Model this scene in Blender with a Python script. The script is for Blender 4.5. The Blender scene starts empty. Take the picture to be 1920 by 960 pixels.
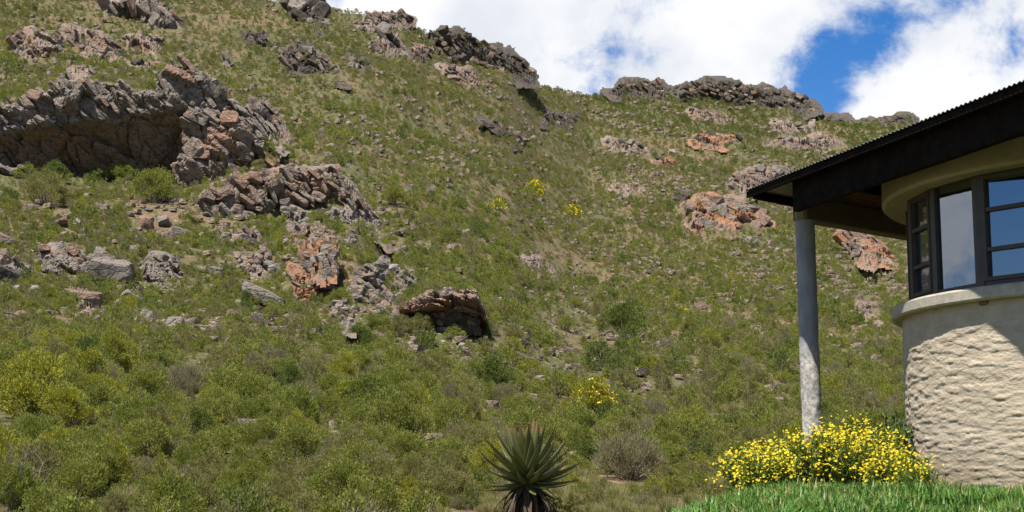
import bpy, bmesh, math, random
import numpy as np
from mathutils import Vector, Matrix, Euler
R_ = math.radians
SC = bpy.context.scene
rng = np.random.default_rng(7)
random.seed(7)

# ------------------------------------------------------------------ camera
EYE = 1.6
F = 2850.0                      # focal length in photo pixels (photo 1920 x 960)
PITCH = math.atan(425 / F)
cd = bpy.data.cameras.new("camera")
cam = bpy.data.objects.new("camera", cd)
SC.collection.objects.link(cam)
cd.sensor_width = 36
cd.lens = 36 * F / 1920
cd.clip_start = 0.1
cd.clip_end = 6000
cam.location = (0, 0, EYE)
cam.rotation_euler = (math.pi / 2 + PITCH, 0, 0)
SC.camera = cam
SC.render.resolution_x = 1024
SC.render.resolution_y = 512
CP, SP = math.cos(PITCH), math.sin(PITCH)


def ray(px, py):
    """world direction of a photo pixel, scaled so that Y = 1"""
    u, v = (px - 960) / F, (480 - py) / F
    y = CP - v * SP
    return np.array([u / y, 1.0, (SP + v * CP) / y])


def project(p):
    p = np.asarray(p, float)
    x, y, z = p[..., 0], p[..., 1], p[..., 2] - EYE
    fw = np.maximum(y * CP + z * SP, 1e-3)
    return np.stack([960 + F * x / fw, 480 - F * (-y * SP + z * CP) / fw], -1)


def at_z(px, py, z):
    d = ray(px, py)
    t = (z - EYE) / d[2]
    return np.array([d[0] * t, t, z])


def at_y(px, py, Y):
    d = ray(px, py)
    return np.array([d[0] * Y, Y, EYE + d[2] * Y])


# ------------------------------------------------------------------ sky, sun, exposure
SUN_EL = R_(64.4)
SUN_AZ = R_(236)                # direction towards the sun, angle in the XY plane
sdir = Vector((math.cos(SUN_AZ) * math.cos(SUN_EL), math.sin(SUN_AZ) * math.cos(SUN_EL), math.sin(SUN_EL)))
sl = bpy.data.lights.new("sun", 'SUN')
sl.energy = 5.0
sl.angle = R_(0.5)
sl.color = (1.0, 0.95, 0.87)
so = bpy.data.objects.new("sun", sl)
so.rotation_euler = sdir.to_track_quat('Z', 'Y').to_euler()
SC.collection.objects.link(so)
SC.view_settings.view_transform = 'Standard'
SC.view_settings.look = 'None'
SC.view_settings.exposure = 0.92
SC.view_settings.gamma = 1.0
SC.cycles.max_bounces = 6
SC.cycles.diffuse_bounces = 3
SC.cycles.transparent_max_bounces = 6


class NT:
    """tiny node-tree helper"""
    def __init__(s, tree):
        s.t = tree
        s.n = tree.nodes
        s.l = tree.links

    def add(s, kind, **kw):
        n = s.n.new(kind)
        ins = kw.pop('ins', {})
        for k, v in kw.items():
            setattr(n, k, v)
        for k, v in ins.items():
            s.set(n, k, v)
        return n

    def set(s, n, k, v):
        sock = n.inputs[k]
        if isinstance(v, bpy.types.NodeSocket):
            s.l.new(v, sock)
        else:
            sock.default_value = v

    def math(s, op, a, b=0.0, clamp=False):
        n = s.add('ShaderNodeMath', operation=op, use_clamp=clamp)
        s.set(n, 0, a)
        s.set(n, 1, b)
        return n.outputs[0]

    def vmath(s, op, a, b=(0, 0, 0)):
        n = s.add('ShaderNodeVectorMath', operation=op)
        s.set(n, 0, a)
        s.set(n, 1, b)
        return n.outputs['Value'] if op in ('LENGTH', 'DISTANCE', 'DOT_PRODUCT') else n.outputs[0]

    def noise(s, vec, scale, detail=4, rough=0.55, dist=0.0):
        n = s.add('ShaderNodeTexNoise', ins={'Scale': scale, 'Detail': detail, 'Roughness': rough, 'Distortion': dist})
        s.set(n, 'Vector', vec)
        return n.outputs['Fac']

    def maprange(s, v, a, b, c=0.0, d=1.0, smooth=True):
        n = s.add('ShaderNodeMapRange', interpolation_type='SMOOTHSTEP' if smooth else 'LINEAR',
                  ins={'From Min': a, 'From Max': b, 'To Min': c, 'To Max': d})
        s.set(n, 'Value', v)
        return n.outputs['Result']

    def mix(s, fac, a, b):
        n = s.add('ShaderNodeMix', data_type='RGBA')
        s.set(n, 'Factor', fac)
        for i, v in ((6, a), (7, b)):
            if isinstance(v, bpy.types.NodeSocket):
                s.l.new(v, n.inputs[i])
            else:
                n.inputs[i].default_value = tuple(v)[:3] + (1,)
        return n.outputs[2]

    def mul_xyz(s, vec, xyz):
        return s.vmath('MULTIPLY', vec, xyz)


W = bpy.data.worlds.new("World")
SC.world = W
W.use_nodes = True
w = NT(W.node_tree)
w.n.clear()
sky = w.add('ShaderNodeTexSky', sky_type='NISHITA', sun_disc=False, sun_elevation=SUN_EL,
            sun_rotation=math.atan2(sdir.x, sdir.y), altitude=300, air_density=1.0, dust_density=0.3, ozone_density=2.0)
hs = w.add('ShaderNodeHueSaturation', ins={'Hue': 0.512, 'Saturation': 1.45, 'Value': 1.08})
w.l.new(sky.outputs[0], hs.inputs['Color'])
tc = w.add('ShaderNodeTexCoord').outputs['Generated']
dirn = w.vmath('NORMALIZE', tc)
sep = w.add('ShaderNodeSeparateXYZ')
w.l.new(dirn, sep.inputs[0])
zz = w.math('ADD', w.math('MAXIMUM', sep.outputs['Z'], 0.0), 0.22)
comb = w.add('ShaderNodeCombineXYZ')
w.l.new(w.math('DIVIDE', sep.outputs['X'], zz), comb.inputs['X'])
w.l.new(w.math('DIVIDE', sep.outputs['Y'], zz), comb.inputs['Y'])
plane = comb.outputs[0]
c1 = w.noise(plane, 2.1, 8, 0.58, 0.25)
c2 = w.noise(dirn, 11.0, 6, 0.62, 0.4)
c3 = w.noise(dirn, 34.0, 5, 0.65, 0.3)
cov = w.math('ADD', w.math('ADD', w.math('MULTIPLY', c1, 0.85), w.math('MULTIPLY', c2, 1.05)), w.math('SUBTRACT', w.math('MULTIPLY', c3, 0.45), 0.67))


def sky_blob(px, py, rad, amp, sq=(1, 1, 1)):
    global cov
    d = ray(px, py)
    d = d / np.linalg.norm(d)
    dist = w.vmath('LENGTH', w.mul_xyz(w.vmath('SUBTRACT', dirn, tuple(d)), sq))
    cov = w.math('ADD', cov, w.maprange(dist, 0.0, rad, amp, 0.0))


def sky_bank(d, rad, amp):
    global cov
    d = np.array(d, float)
    dist = w.vmath('LENGTH', w.vmath('SUBTRACT', dirn, tuple(d / np.linalg.norm(d))))
    cov = w.math('ADD', cov, w.maprange(dist, 0.0, rad, amp, 0.0))


sky_blob(1300, 60, 0.50, 0.30)
for b in ((1520, 150, .050, -.34), (1590, 110, .045, -.24), (1550, 190, .030, -.30), (1665, 78, .040, -.20),
          (1790, 22, .034, -.15), (1905, 60, .030, .05), (1165, 35, .045, -.15), (1120, 85, .04, -.10), (1480, 150, .03, -.14),
          (1760, 150, .060, .16), (1350, 60, .08, .12), (880, 40, .10, .10)):
    sky_blob(*b)
sky_bank((-.89, .45, .24), .34, .26)
sky_bank((-1, -.05, .22), .30, -.14)
fac = w.maprange(cov, 0.43, 0.76)
shade = w.noise(dirn, 5.0, 5, 0.6, 0.2)
cloudcol = w.mix(w.maprange(shade, 0.36, 0.62), (6.3, 6.6, 7.2), (8.6, 8.6, 8.6))
skymix = w.mix(fac, hs.outputs[0], cloudcol)
bg = w.add('ShaderNodeBackground', ins={'Strength': 0.066})
w.l.new(skymix, bg.inputs['Color'])
wo = w.add('ShaderNodeOutputWorld')
w.l.new(bg.outputs[0], wo.inputs[0])

# ------------------------------------------------------------------ numpy noise
def _hash(ix, iy, iz, seed):
    h = (ix.astype(np.int64) * 374761393 + iy.astype(np.int64) * 668265263 + iz.astype(np.int64) * 2147483647 + seed * 974634777) & 0xFFFFFFFF
    h = ((h ^ (h >> 13)) * 1274126177) & 0xFFFFFFFF
    h = ((h ^ (h >> 16)) * 2246822519) & 0xFFFFFFFF
    return (h ^ (h >> 15)) / 4294967295.0


def vnoise(p, seed=0):
    p = np.asarray(p, float)
    i = np.floor(p)
    f = p - i
    f = f * f * (3 - 2 * f)
    i = i.astype(np.int64)
    out = 0
    for dx in (0, 1):
        for dy in (0, 1):
            for dz in (0, 1):
                wgt = (f[..., 0] if dx else 1 - f[..., 0]) * (f[..., 1] if dy else 1 - f[..., 1]) * (f[..., 2] if dz else 1 - f[..., 2])
                out = out + wgt * _hash(i[..., 0] + dx, i[..., 1] + dy, i[..., 2] + dz, seed)
    return out * 2 - 1


def fbm(p, octaves=4, seed=0, gain=0.5):
    a, s, out = 1.0, 1.0, 0.0
    for k in range(octaves):
        out = out + a * vnoise(np.asarray(p) * s + 17.3 * k, seed + k)
        a *= gain
        s *= 2.03
    return out


def P3(x, y, z=0.0):
    x, y, z = np.broadcast_arrays(np.asarray(x, float), np.asarray(y, float), np.asarray(z, float))
    return np.stack([x, y, z], -1)


# ------------------------------------------------------------------ mesh / object helpers
COL = SC.collection


def np_mesh(name, verts, faces, mats=(), mat_idx=None, smooth=False):
    """faces: list of (n,k) int arrays"""
    me = bpy.data.meshes.new(name)
    verts = np.asarray(verts, np.float32)
    me.vertices.add(len(verts))
    me.vertices.foreach_set('co', verts.ravel())
    faces = [np.asarray(f, np.int32) for f in faces if len(f)]
    loops = np.concatenate([f.ravel() for f in faces])
    sizes = np.concatenate([np.full(len(f), f.shape[1], np.int32) for f in faces])
    starts = np.concatenate([[0], np.cumsum(sizes)[:-1]]).astype(np.int32)
    me.loops.add(len(loops))
    me.loops.foreach_set('vertex_index', loops)
    me.polygons.add(len(sizes))
    me.polygons.foreach_set('loop_start', starts)
    me.polygons.foreach_set('loop_total', sizes)
    for m in mats:
        me.materials.append(m)
    if mat_idx is not None:
        me.polygons.foreach_set('material_index', np.asarray(mat_idx, np.int32))
    me.polygons.foreach_set('use_smooth', np.full(len(sizes), smooth))
    me.update(calc_edges=True)
    return me


def bm_mesh(name, bm, mats=(), smooth=False, recalc=True):
    me = bpy.data.meshes.new(name)
    if recalc:
        bmesh.ops.recalc_face_normals(bm, faces=bm.faces[:])
    for f in bm.faces:
        f.smooth = smooth
    bm.to_mesh(me)
    bm.free()
    for m in mats:
        me.materials.append(m)
    return me


def obj(name, data, parent=None, loc=None, rot=None, scale=None):
    o = bpy.data.objects.new(name, data)
    COL.objects.link(o)
    if parent is not None:
        o.parent = parent
    if loc is not None:
        o.location = tuple(loc)
    if rot is not None:
        o.rotation_euler = tuple(rot)
    if scale is not None:
        o.scale = (scale,) * 3 if np.isscalar(scale) else tuple(scale)
    return o


def tag(o, label=None, cat=None, group=None, kind=None):
    if label:
        o['label'] = label
    if cat:
        o['category'] = cat
    if group:
        o['group'] = group
    if kind:
        o['kind'] = kind
    return o


def thing(name, label, cat, loc=(0, 0, 0), group=None, rot=None):
    return tag(obj(name, None, loc=loc, rot=rot), label, cat, group)


def rel(points, origin):
    return np.asarray(points, float) - np.asarray(origin, float)


def grid_faces(nu, nv, wrap=False):
    """quads of a grid of nu columns and nv rows, vertex index = row * nu + col"""
    cu = nu if wrap else nu - 1
    r, c = np.meshgrid(np.arange(nv - 1), np.arange(cu), indexing='ij')
    c2 = (c + 1) % nu
    return np.stack([r * nu + c, r * nu + c2, (r + 1) * nu + c2, (r + 1) * nu + c], -1).reshape(-1, 4)


def obox(bm, o, ex, ey, ez, x0, x1, y0, y1, z0, z1):
    o, ex, ey, ez = (np.asarray(v, float) for v in (o, ex, ey, ez))
    vs = [bm.verts.new(tuple(o + ex * a + ey * b + ez * c)) for c in (z0, z1) for b in (y0, y1) for a in (x0, x1)]
    for f in ((0, 2, 3, 1), (4, 5, 7, 6), (0, 1, 5, 4), (2, 6, 7, 3), (0, 4, 6, 2), (1, 3, 7, 5)):
        bm.faces.new([vs[i] for i in f])


def tubes(paths, radii, seg=5):
    """list of (n,3) paths and (n,) radii -> verts, quad faces"""
    V, Fc, base = [], [], 0
    for p, r in zip(paths, radii):
        p = np.asarray(p, float)
        n = len(p)
        t = np.gradient(p, axis=0)
        t /= np.linalg.norm(t, axis=1, keepdims=True) + 1e-9
        ref = np.where(np.abs(t[:, 2:3]) > .9, [[1., 0, 0]], [[0, 0, 1.]])
        a = np.cross(t, ref)
        a /= np.linalg.norm(a, axis=1, keepdims=True) + 1e-9
        b = np.cross(t, a)
        th = np.arange(seg) * 2 * math.pi / seg
        ring = p[:, None] + (a[:, None] * np.cos(th)[None, :, None] + b[:, None] * np.sin(th)[None, :, None]) * np.asarray(r)[:, None, None]
        V.append(ring.reshape(-1, 3))
        Fc.append(grid_faces(seg, n, True) + base)
        base += seg * n
    return np.concatenate(V), np.concatenate(Fc)


# ------------------------------------------------------------------ materials
def new_mat(name):
    m = bpy.data.materials.new(name)
    m.use_nodes = True
    t = NT(m.node_tree)
    t.n.clear()
    out = t.add('ShaderNodeOutputMaterial')
    return m, t, out


def leaf_mat(name, c1, c2, c3, trans=0.45, rough=0.6, dry=None):
    m, t, out = new_mat(name)
    oi = t.add('ShaderNodeObjectInfo')
    geo = t.add('ShaderNodeNewGeometry')
    n = t.noise(geo.outputs['Position'], 9.0, 2, 0.6)
    col = t.mix(oi.outputs['Random'], c1, c2)
    col = t.mix(t.maprange(n, 0.46, 0.70), col, c3)
    if dry:
        wn = t.add('ShaderNodeTexWhiteNoise', noise_dimensions='1D')
        t.l.new(geo.outputs['Random Per Island'], wn.inputs['W'])
        patch = t.noise(geo.outputs['Position'], 1.7, 3, 0.6)
        col = t.mix(t.math('LESS_THAN', wn.outputs['Value'], t.maprange(patch, 0.35, 0.7, 0.02, 0.30)), col, dry)
    isl = t.maprange(geo.outputs['Random Per Island'], 0, 1, 0.72, 1.25, False)
    col = t.vmath('SCALE', col)
    col.node.inputs['Scale'].default_value = 1
    t.l.new(isl, col.node.inputs['Scale'])
    d = t.add('ShaderNodeBsdfPrincipled', ins={'Roughness': rough, 'Specular IOR Level': 0.25})
    t.l.new(col, d.inputs['Base Color'])
    tr = t.add('ShaderNodeBsdfTranslucent')
    t.l.new(col, tr.inputs['Color'])
    mx = t.add('ShaderNodeMixShader', ins={0: trans})
    t.l.new(d.outputs[0], mx.inputs[1])
    t.l.new(tr.outputs[0], mx.inputs[2])
    t.l.new(mx.outputs[0], out.inputs[0])
    return m


def simple_mat(name, base, rough=0.8, var=0.25, scale=20.0, bump=0.0, bscale=60.0, metallic=0.0, spec=0.3):
    m, t, out = new_mat(name)
    geo = t.add('ShaderNodeNewGeometry')
    n = t.noise(geo.outputs['Position'], scale, 5, 0.6)
    lo = tuple(c * (1 - var) for c in base)
    hi = tuple(min(1, c * (1 + var)) for c in base)
    col = t.mix(t.maprange(n, 0.3, 0.7), lo, hi)
    p = t.add('ShaderNodeBsdfPrincipled', ins={'Roughness': rough, 'Metallic': metallic, 'Specular IOR Level': spec})
    t.l.new(col, p.inputs['Base Color'])
    if bump:
        b = t.add('ShaderNodeBump', ins={'Strength': bump, 'Distance': 0.02})
        t.l.new(t.noise(geo.outputs['Position'], bscale, 5, 0.65), b.inputs['Height'])
        t.l.new(b.outputs[0], p.inputs['Normal'])
    t.l.new(p.outputs[0], out.inputs[0])
    return m


def rock_mat(name, grey, dark, warm, warmth, scale=1.0):
    m, t, out = new_mat(name)
    oi = t.add('ShaderNodeObjectInfo')
    geo = t.add('ShaderNodeNewGeometry')
    pos = geo.outputs['Position']
    a = t.noise(pos, 0.55 * scale, 5, 0.62, 0.6)
    b = t.noise(pos, 2.6 * scale, 6, 0.68, 0.5)
    c = t.noise(pos, 9.0 * scale, 4, 0.7)
    cell = t.add('ShaderNodeAttribute', attribute_name='cell').outputs['Fac']
    rnd = t.math('FRACT', t.math('ADD', oi.outputs['Random'], cell))
    base = t.mix(t.maprange(rnd, 0, 1, 0, 0.75), grey, tuple(0.5 * (x + y) for x, y in zip(grey, dark)))
    wsum = t.math('ADD', t.math('MULTIPLY', rnd, 0.30), t.math('ADD', t.math('MULTIPLY', a, 0.45), t.math('MULTIPLY', b, 0.25)))
    col = t.mix(t.maprange(wsum, 0.62 - warmth, 0.80 - warmth), base, warm)
    col = t.mix(t.maprange(b, 0.50, 0.68), col, dark)                       # black lichen
    col = t.mix(t.math('MULTIPLY', t.maprange(c, 0.58, 0.74), 0.6), col, (0.44, 0.41, 0.36))   # pale lichen
    p = t.add('ShaderNodeBsdfPrincipled', ins={'Roughness': 0.9, 'Specular IOR Level': 0.2})
    t.l.new(col, p.inputs['Base Color'])
    bp = t.add('ShaderNodeBump', ins={'Strength': 1.0, 'Distance': 0.28})
    crack = t.add('ShaderNodeTexVoronoi', feature='DISTANCE_TO_EDGE', ins={'Scale': 1.6 * scale})
    warp = t.vmath('ADD', t.mul_xyz(pos, (1, 1, 1.9)), t.vmath('SCALE', t.add('ShaderNodeTexNoise', ins={'Scale': 2.0}).outputs['Color']))
    warp.node.inputs[1].links[0].from_node.inputs['Scale'].default_value = 0.5
    t.l.new(warp, crack.inputs['Vector'])
    h = t.math('ADD', t.math('MULTIPLY', t.maprange(crack.outputs['Distance'], 0, 0.09), 0.22), t.math('ADD', b, t.math('MULTIPLY', c, 0.5)))
    t.l.new(h, bp.inputs['Height'])
    t.l.new(bp.outputs[0], p.inputs['Normal'])
    t.l.new(p.outputs[0], out.inputs[0])
    return m


M_ROCK = rock_mat('grey_lichen_rock', (0.265, 0.225, 0.185), (0.075, 0.067, 0.060), (0.30, 0.18, 0.12), 0.07)
M_ROCK_WARM = rock_mat('red_sandstone', (0.27, 0.21, 0.165), (0.09, 0.07, 0.06), (0.30, 0.185, 0.125), 0.13)
M_ROCK_RUST = rock_mat('rust_sandstone', (0.27, 0.19, 0.135), (0.09, 0.066, 0.052), (0.34, 0.165, 0.085), 0.22)
M_ROCK_DARK = rock_mat('dark_ridge_rock', (0.100, 0.084, 0.066), (0.045, 0.041, 0.036), (0.165, 0.100, 0.064), 0.08)
M_CAVE = rock_mat('cave_wall_rock', (0.23, 0.17, 0.125), (0.10, 0.08, 0.062), (0.26, 0.155, 0.090), 0.15)

SPEC = {
    'green_shrub': dict(mat=leaf_mat('fresh_green_leaf', (0.170, 0.196, 0.030), (0.218, 0.236, 0.042), (0.285, 0.292, 0.072)), col='bright green'),
    'olive_shrub': dict(mat=leaf_mat('olive_leaf', (0.185, 0.180, 0.050), (0.235, 0.222, 0.068), (0.285, 0.265, 0.100)), col='olive green'),
    'dark_shrub': dict(mat=leaf_mat('dark_green_leaf', (0.100, 0.135, 0.026), (0.135, 0.168, 0.032), (0.190, 0.215, 0.050)), col='dark green'),
    'golden_shrub': dict(mat=leaf_mat('golden_leaf', (0.260, 0.260, 0.028), (0.320, 0.305, 0.032), (0.220, 0.250, 0.045)), col='golden green'),
    'twiggy_shrub': dict(mat=leaf_mat('grey_twig_leaf', (0.230, 0.200, 0.105), (0.280, 0.248, 0.140), (0.205, 0.200, 0.075)), col='grey-brown twiggy'),
    'grass_tuft': dict(mat=leaf_mat('straw_blade', (0.340, 0.305, 0.125), (0.265, 0.270, 0.090), (0.420, 0.365, 0.190)), col='straw coloured'),
}
KINDS = list(SPEC)
M_STEM = simple_mat('grey_bark', (0.19, 0.16, 0.105), 0.9, 0.35, 30)
M_YELLOW = leaf_mat('yellow_petal', (0.62, 0.49, 0.012), (0.70, 0.56, 0.018), (0.56, 0.41, 0.010), 0.2)
M_YCENTRE = simple_mat('flower_centre', (0.40, 0.20, 0.01), 0.8)

# ------------------------------------------------------------------ terrain
SKYLINE = [(-300, -150), (0, -120), (200, -80), (400, -35), (560, 4), (640, 14), (700, 24), (760, 30), (800, 58), (870, 76), (940, 104), (985, 138), (1010, 156),
           (1060, 164), (1100, 175), (1130, 170), (1180, 160), (1250, 164), (1330, 156), (1400, 166), (1480, 186), (1530, 210),
           (1560, 216), (1620, 222), (1690, 222), (1760, 232), (1920, 240), (2200, 250)]
_sa, _st = [], []
for px_, py_ in SKYLINE:
    d_ = ray(px_, py_)
    _sa.append(math.atan2(d_[0], 1))
    _st.append(d_[2] / math.hypot(d_[0], 1))
_sa = [R_(-180), R_(-75), R_(-58), R_(-47), R_(-38)] + _sa + [R_(45), R_(70), R_(180)]
_st = [0.0, 0.015, 0.05, 0.17, 0.33] + _st + [0.20, 0.05, 0.0]
_da = [R_(v) for v in (-180, -40, -18, -6, 0, 3, 8, 20, 40, 180)]
_dd = [230, 230, 220, 200, 225, 280, 320, 320, 300, 300]
R0 = 17.0
# rock steps: (px, halfwidth px, py of the step's foot, height)
STEPS = []


def terr_base(a, r):
    T = np.interp(a, _sa, _st) - 0.002
    D = np.interp(a, _da, _dd)
    t = np.clip((r - R0) / (D - R0), 0, None)
    e0 = -0.024
    e = e0 + (T - e0) * np.minimum(t, 1.0) ** 0.60
    z = EYE + r * e
    near = EYE + e0 * R0                     # ground falls gently to the camera's feet
    zn = near * np.clip((r - 3) / (R0 - 3), 0, 1) ** 1.3
    z = np.where(r < R0, zn, z)
    over = np.maximum(r - D, 0)
    zs = EYE + D * T
    z = np.where(r > D, np.maximum(zs - 0.10 * np.minimum(over, 8) - 0.42 * np.maximum(over - 8, 0), -2.0), z)
    return z, t


def terr(x, y):
    x, y = np.asarray(x, float), np.asarray(y, float)
    r = np.hypot(x, y)
    a = np.arctan2(x, y)
    z, t = terr_base(a, r)
    amp = np.clip((r - 19) / 40, 0, 1) * np.clip((1.02 - t) / 0.2, 0.10, 1)
    z = z + amp * (0.9 * fbm(P3(x / 17, y / 17), 3, 3) + 0.22 * fbm(P3(x / 3.2, y / 3.2), 3, 9))
    z = z + np.clip((r - 16) / 6, 0, 1) * 0.06 * fbm(P3(x / 0.9, y / 0.9), 2, 21)
    for (ac, ah, rc, A, sh) in STEPS:
        s = r - rc - sh - 0.8 * vnoise(P3(x / 4, y / 4), 5)
        wa = np.clip(1.25 - np.abs(a - ac) / ah, 0, 1)
        wa = wa * wa * (3 - 2 * wa)
        st = np.clip(s / 1.6, 0, 1)
        st = st * st * (3 - 2 * st) * np.exp(-np.maximum(s - 1.6, 0) / 22)
        z = z + A * wa * st
    return z


_rr = np.concatenate([np.arange(12, 60, 0.12), np.arange(60, 380, 0.4)])


def ground(px, py, default=None):
    d = ray(px, py)
    hz = np.hypot(d[0], 1)
    Y = _rr / hz
    zr = EYE + d[2] * Y
    zt = terr(d[0] * Y, Y)
    hit = np.nonzero(zt > zr)[0]
    if len(hit) == 0:
        return default
    k = hit[0]
    if k > 0:
        f0, f1 = zr[k - 1] - zt[k - 1], zt[k] - zr[k]
        Yk = Y[k - 1] + (Y[k] - Y[k - 1]) * f0 / max(f0 + f1, 1e-6)
    else:
        Yk = Y[0]
    return np.array([d[0] * Yk, Yk, float(terr(d[0] * Yk, Yk))])


for (px_, hw_, py_, A_, sh_) in ((225, 270, 345, 5.4, 4.6), (520, 150, 425, 2.6, 1.0), (835, 75, 616, .8, 2.4), (620, 90, 560, 1.2, .5), (1350, 90, 425, 2.2, 1.0)):
    g_ = ground(px_, py_)
    STEPS.append((math.atan2(g_[0], g_[1]), hw_ / F, float(np.hypot(g_[0], g_[1])), A_, sh_))

# ground sheet: fine polar grid over the slope in view, coarser beyond it and behind the camera
az = np.concatenate([np.linspace(-180, -62, 30)[:-1], np.linspace(-62, -24, 60)[:-1], np.linspace(-24, 24, 420)[:-1],
                     np.linspace(24, 62, 60)[:-1], np.linspace(62, 180, 30)]) * math.pi / 180
rad = np.concatenate([[0.5, 2, 4, 7, 10, 13], np.arange(15, 40, 0.35), np.geomspace(40, 345, 190), [360, 400, 460, 560, 700, 1000, 1800, 4500]])
AA, RR = np.meshgrid(az, rad)
X, Y = RR * np.sin(AA), RR * np.cos(AA)
Z = terr(X, Y)
m_soil, t, out = new_mat('stony_soil')
geo = t.add('ShaderNodeNewGeometry')
pos = geo.outputs['Position']
n1 = t.noise(pos, 0.07, 4, 0.6)
n2 = t.noise(pos, 0.9, 5, 0.65)
n3 = t.noise(pos, 5.0, 4, 0.7)
col = t.mix(t.maprange(n1, 0.38, 0.62), (0.080, 0.076, 0.036), (0.150, 0.098, 0.060))
col = t.mix(t.maprange(n2, 0.42, 0.62), col, (0.070, 0.078, 0.027))
col = t.mix(t.maprange(n3, 0.55, 0.70), col, (0.26, 0.19, 0.13))
vor = t.add('ShaderNodeTexVoronoi', ins={'Scale': 2.2})
t.l.new(pos, vor.inputs['Vector'])
col = t.mix(t.math('MULTIPLY', t.maprange(vor.outputs['Distance'], 0.20, 0.12), t.maprange(n2, 0.45, 0.55)), col, (0.36, 0.29, 0.23))
p = t.add('ShaderNodeBsdfPrincipled', ins={'Roughness': 0.95, 'Specular IOR Level': 0.1})
t.l.new(col, p.inputs['Base Color'])
bmp = t.add('ShaderNodeBump', ins={'Strength': 0.8, 'Distance': 0.25})
t.l.new(t.math('ADD', n2, t.math('MULTIPLY', n3, 0.5)), bmp.inputs['Height'])
t.l.new(bmp.outputs[0], p.inputs['Normal'])
t.l.new(p.outputs[0], out.inputs[0])
me = np_mesh('hillside', P3(X, Y, Z).reshape(-1, 3), [grid_faces(len(az), len(rad))[:, ::-1]], [m_soil], smooth=True)
tag(obj('hillside', me), 'steep stony mountainside covered in low scrub rising to a rocky ridge', 'hillside', kind='structure')

# ------------------------------------------------------------------ house
CX, CY, RT = 7.06, 16.95, 2.62


def ray_cyl(px, py, R):
    d = ray(px, py)
    a = d[0] ** 2 + d[1] ** 2
    b = -2 * (d[0] * CX + d[1] * CY)
    c = CX ** 2 + CY ** 2 - R * R
    disc = b * b - 4 * a * c
    t_ = (-b - math.sqrt(max(disc, 0))) / (2 * a)
    return np.array([d[0] * t_, t_, EYE + d[2] * t_])


M_PLASTER, t, out = new_mat('rough_cream_plaster')
geo = t.add('ShaderNodeNewGeometry')
pos = geo.outputs['Position']
n1 = t.noise(t.mul_xyz(pos, (1, 1, 2.2)), 5.0, 5, 0.6)
n2 = t.noise(pos, 1.1, 4, 0.6)
col = t.mix(t.maprange(n1, 0.35, 0.65), (0.37, 0.312, 0.225), (0.44, 0.375, 0.28))
col = t.mix(t.math('MULTIPLY', t.maprange(n2, 0.5, 0.72), 0.5), col, (0.34, 0.29, 0.22))
sp = t.add('ShaderNodeSeparateXYZ')
t.l.new(pos, sp.inputs[0])
n4 = t.noise(t.mul_xyz(pos, (1, 1, 0.35)), 4.5, 5, 0.65)
splash = t.maprange(t.math('ADD', sp.outputs['Z'], t.math('MULTIPLY', n4, -0.9)), EYE + 0.02, EYE - 0.42)
col = t.mix(t.math('MULTIPLY', splash, 0.55), col, (0.24, 0.19, 0.125))
n5 = t.noise(t.mul_xyz(pos, (1, 1, 0.12)), 9.0, 4, 0.6)
col = t.mix(t.math('MULTIPLY', t.maprange(n5, 0.60, 0.76), 0.35), col, (0.25, 0.22, 0.17))
p = t.add('ShaderNodeBsdfPrincipled', ins={'Roughness': 0.9, 'Specular IOR Level': 0.15})
t.l.new(col, p.inputs['Base Color'])
bmp = t.add('ShaderNodeBump', ins={'Strength': 0.6, 'Distance': 0.02})
t.l.new(t.noise(t.mul_xyz(pos, (1, 1, 1.8)), 26.0, 5, 0.62), bmp.inputs['Height'])
t.l.new(bmp.outputs[0], p.inputs['Normal'])
t.l.new(p.outputs[0], out.inputs[0])
M_BEAMP = simple_mat('shade_toned_tan_plaster', (0.105, 0.086, 0.050), 0.85, 0.12, 6, 0.25, 40)  # darker version of the band plaster: the beam face's shade is put into the colour
M_BAND = simple_mat('smooth_tan_plaster', (0.29, 0.25, 0.165), 0.85, 0.10, 6, 0.25, 40)
M_SILL = simple_mat('cement_sill', (0.34, 0.31, 0.245), 0.85, 0.15, 12, 0.3, 60)
M_FRAME = simple_mat('dark_brown_window_frame', (0.055, 0.044, 0.038), 0.5, 0.15, 10)
M_BEAM = simple_mat('dark_stained_timber', (0.013, 0.0095, 0.0075), 0.95, 0.3, 7, 0.3, 40, 0.0, 0.04)
M_SOFFIT = simple_mat('brown_soffit_timber', (0.060, 0.032, 0.017), 0.9, 0.4, 9, 0.3, 40, 0.0, 0.1)
M_ZINC = simple_mat('corrugated_zinc', (0.30, 0.29, 0.26), 0.5, 0.15, 9, 0, 1, 0.3)
M_BRICK = simple_mat('terracotta_vent', (0.22, 0.10, 0.06), 0.9, 0.2, 40)
M_RUST = simple_mat('rusty_bracket', (0.12, 0.06, 0.035), 0.8, 0.3, 30)

M_CONC, t, out = new_mat('grey_concrete_column')
geo = t.add('ShaderNodeNewGeometry')
pos = geo.outputs['Position']
n1 = t.noise(t.mul_xyz(pos, (1, 1, 0.5)), 7.0, 5, 0.6)
n2 = t.noise(pos, 24.0, 4, 0.7)
sp = t.add('ShaderNodeSeparateXYZ')
t.l.new(pos, sp.inputs[0])
low = t.maprange(t.math('ADD', sp.outputs['Z'], t.math('MULTIPLY', n1, 0.5)), EYE + 2.05, EYE + 1.75)
col = t.mix(t.maprange(n1, 0.35, 0.65), (0.22, 0.225, 0.235), (0.29, 0.29, 0.295))
col = t.mix(low, col, t.mix(t.maprange(n2, 0.40, 0.58), (0.24, 0.23, 0.21), (0.46, 0.43, 0.38)))
p = t.add('ShaderNodeBsdfPrincipled', ins={'Roughness': 0.85, 'Specular IOR Level': 0.2})
t.l.new(col, p.inputs['Base Color'])
bmp = t.add('ShaderNodeBump', ins={'Strength': 0.5, 'Distance': 0.01})
t.l.new(n2, bmp.inputs['Height'])
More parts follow.
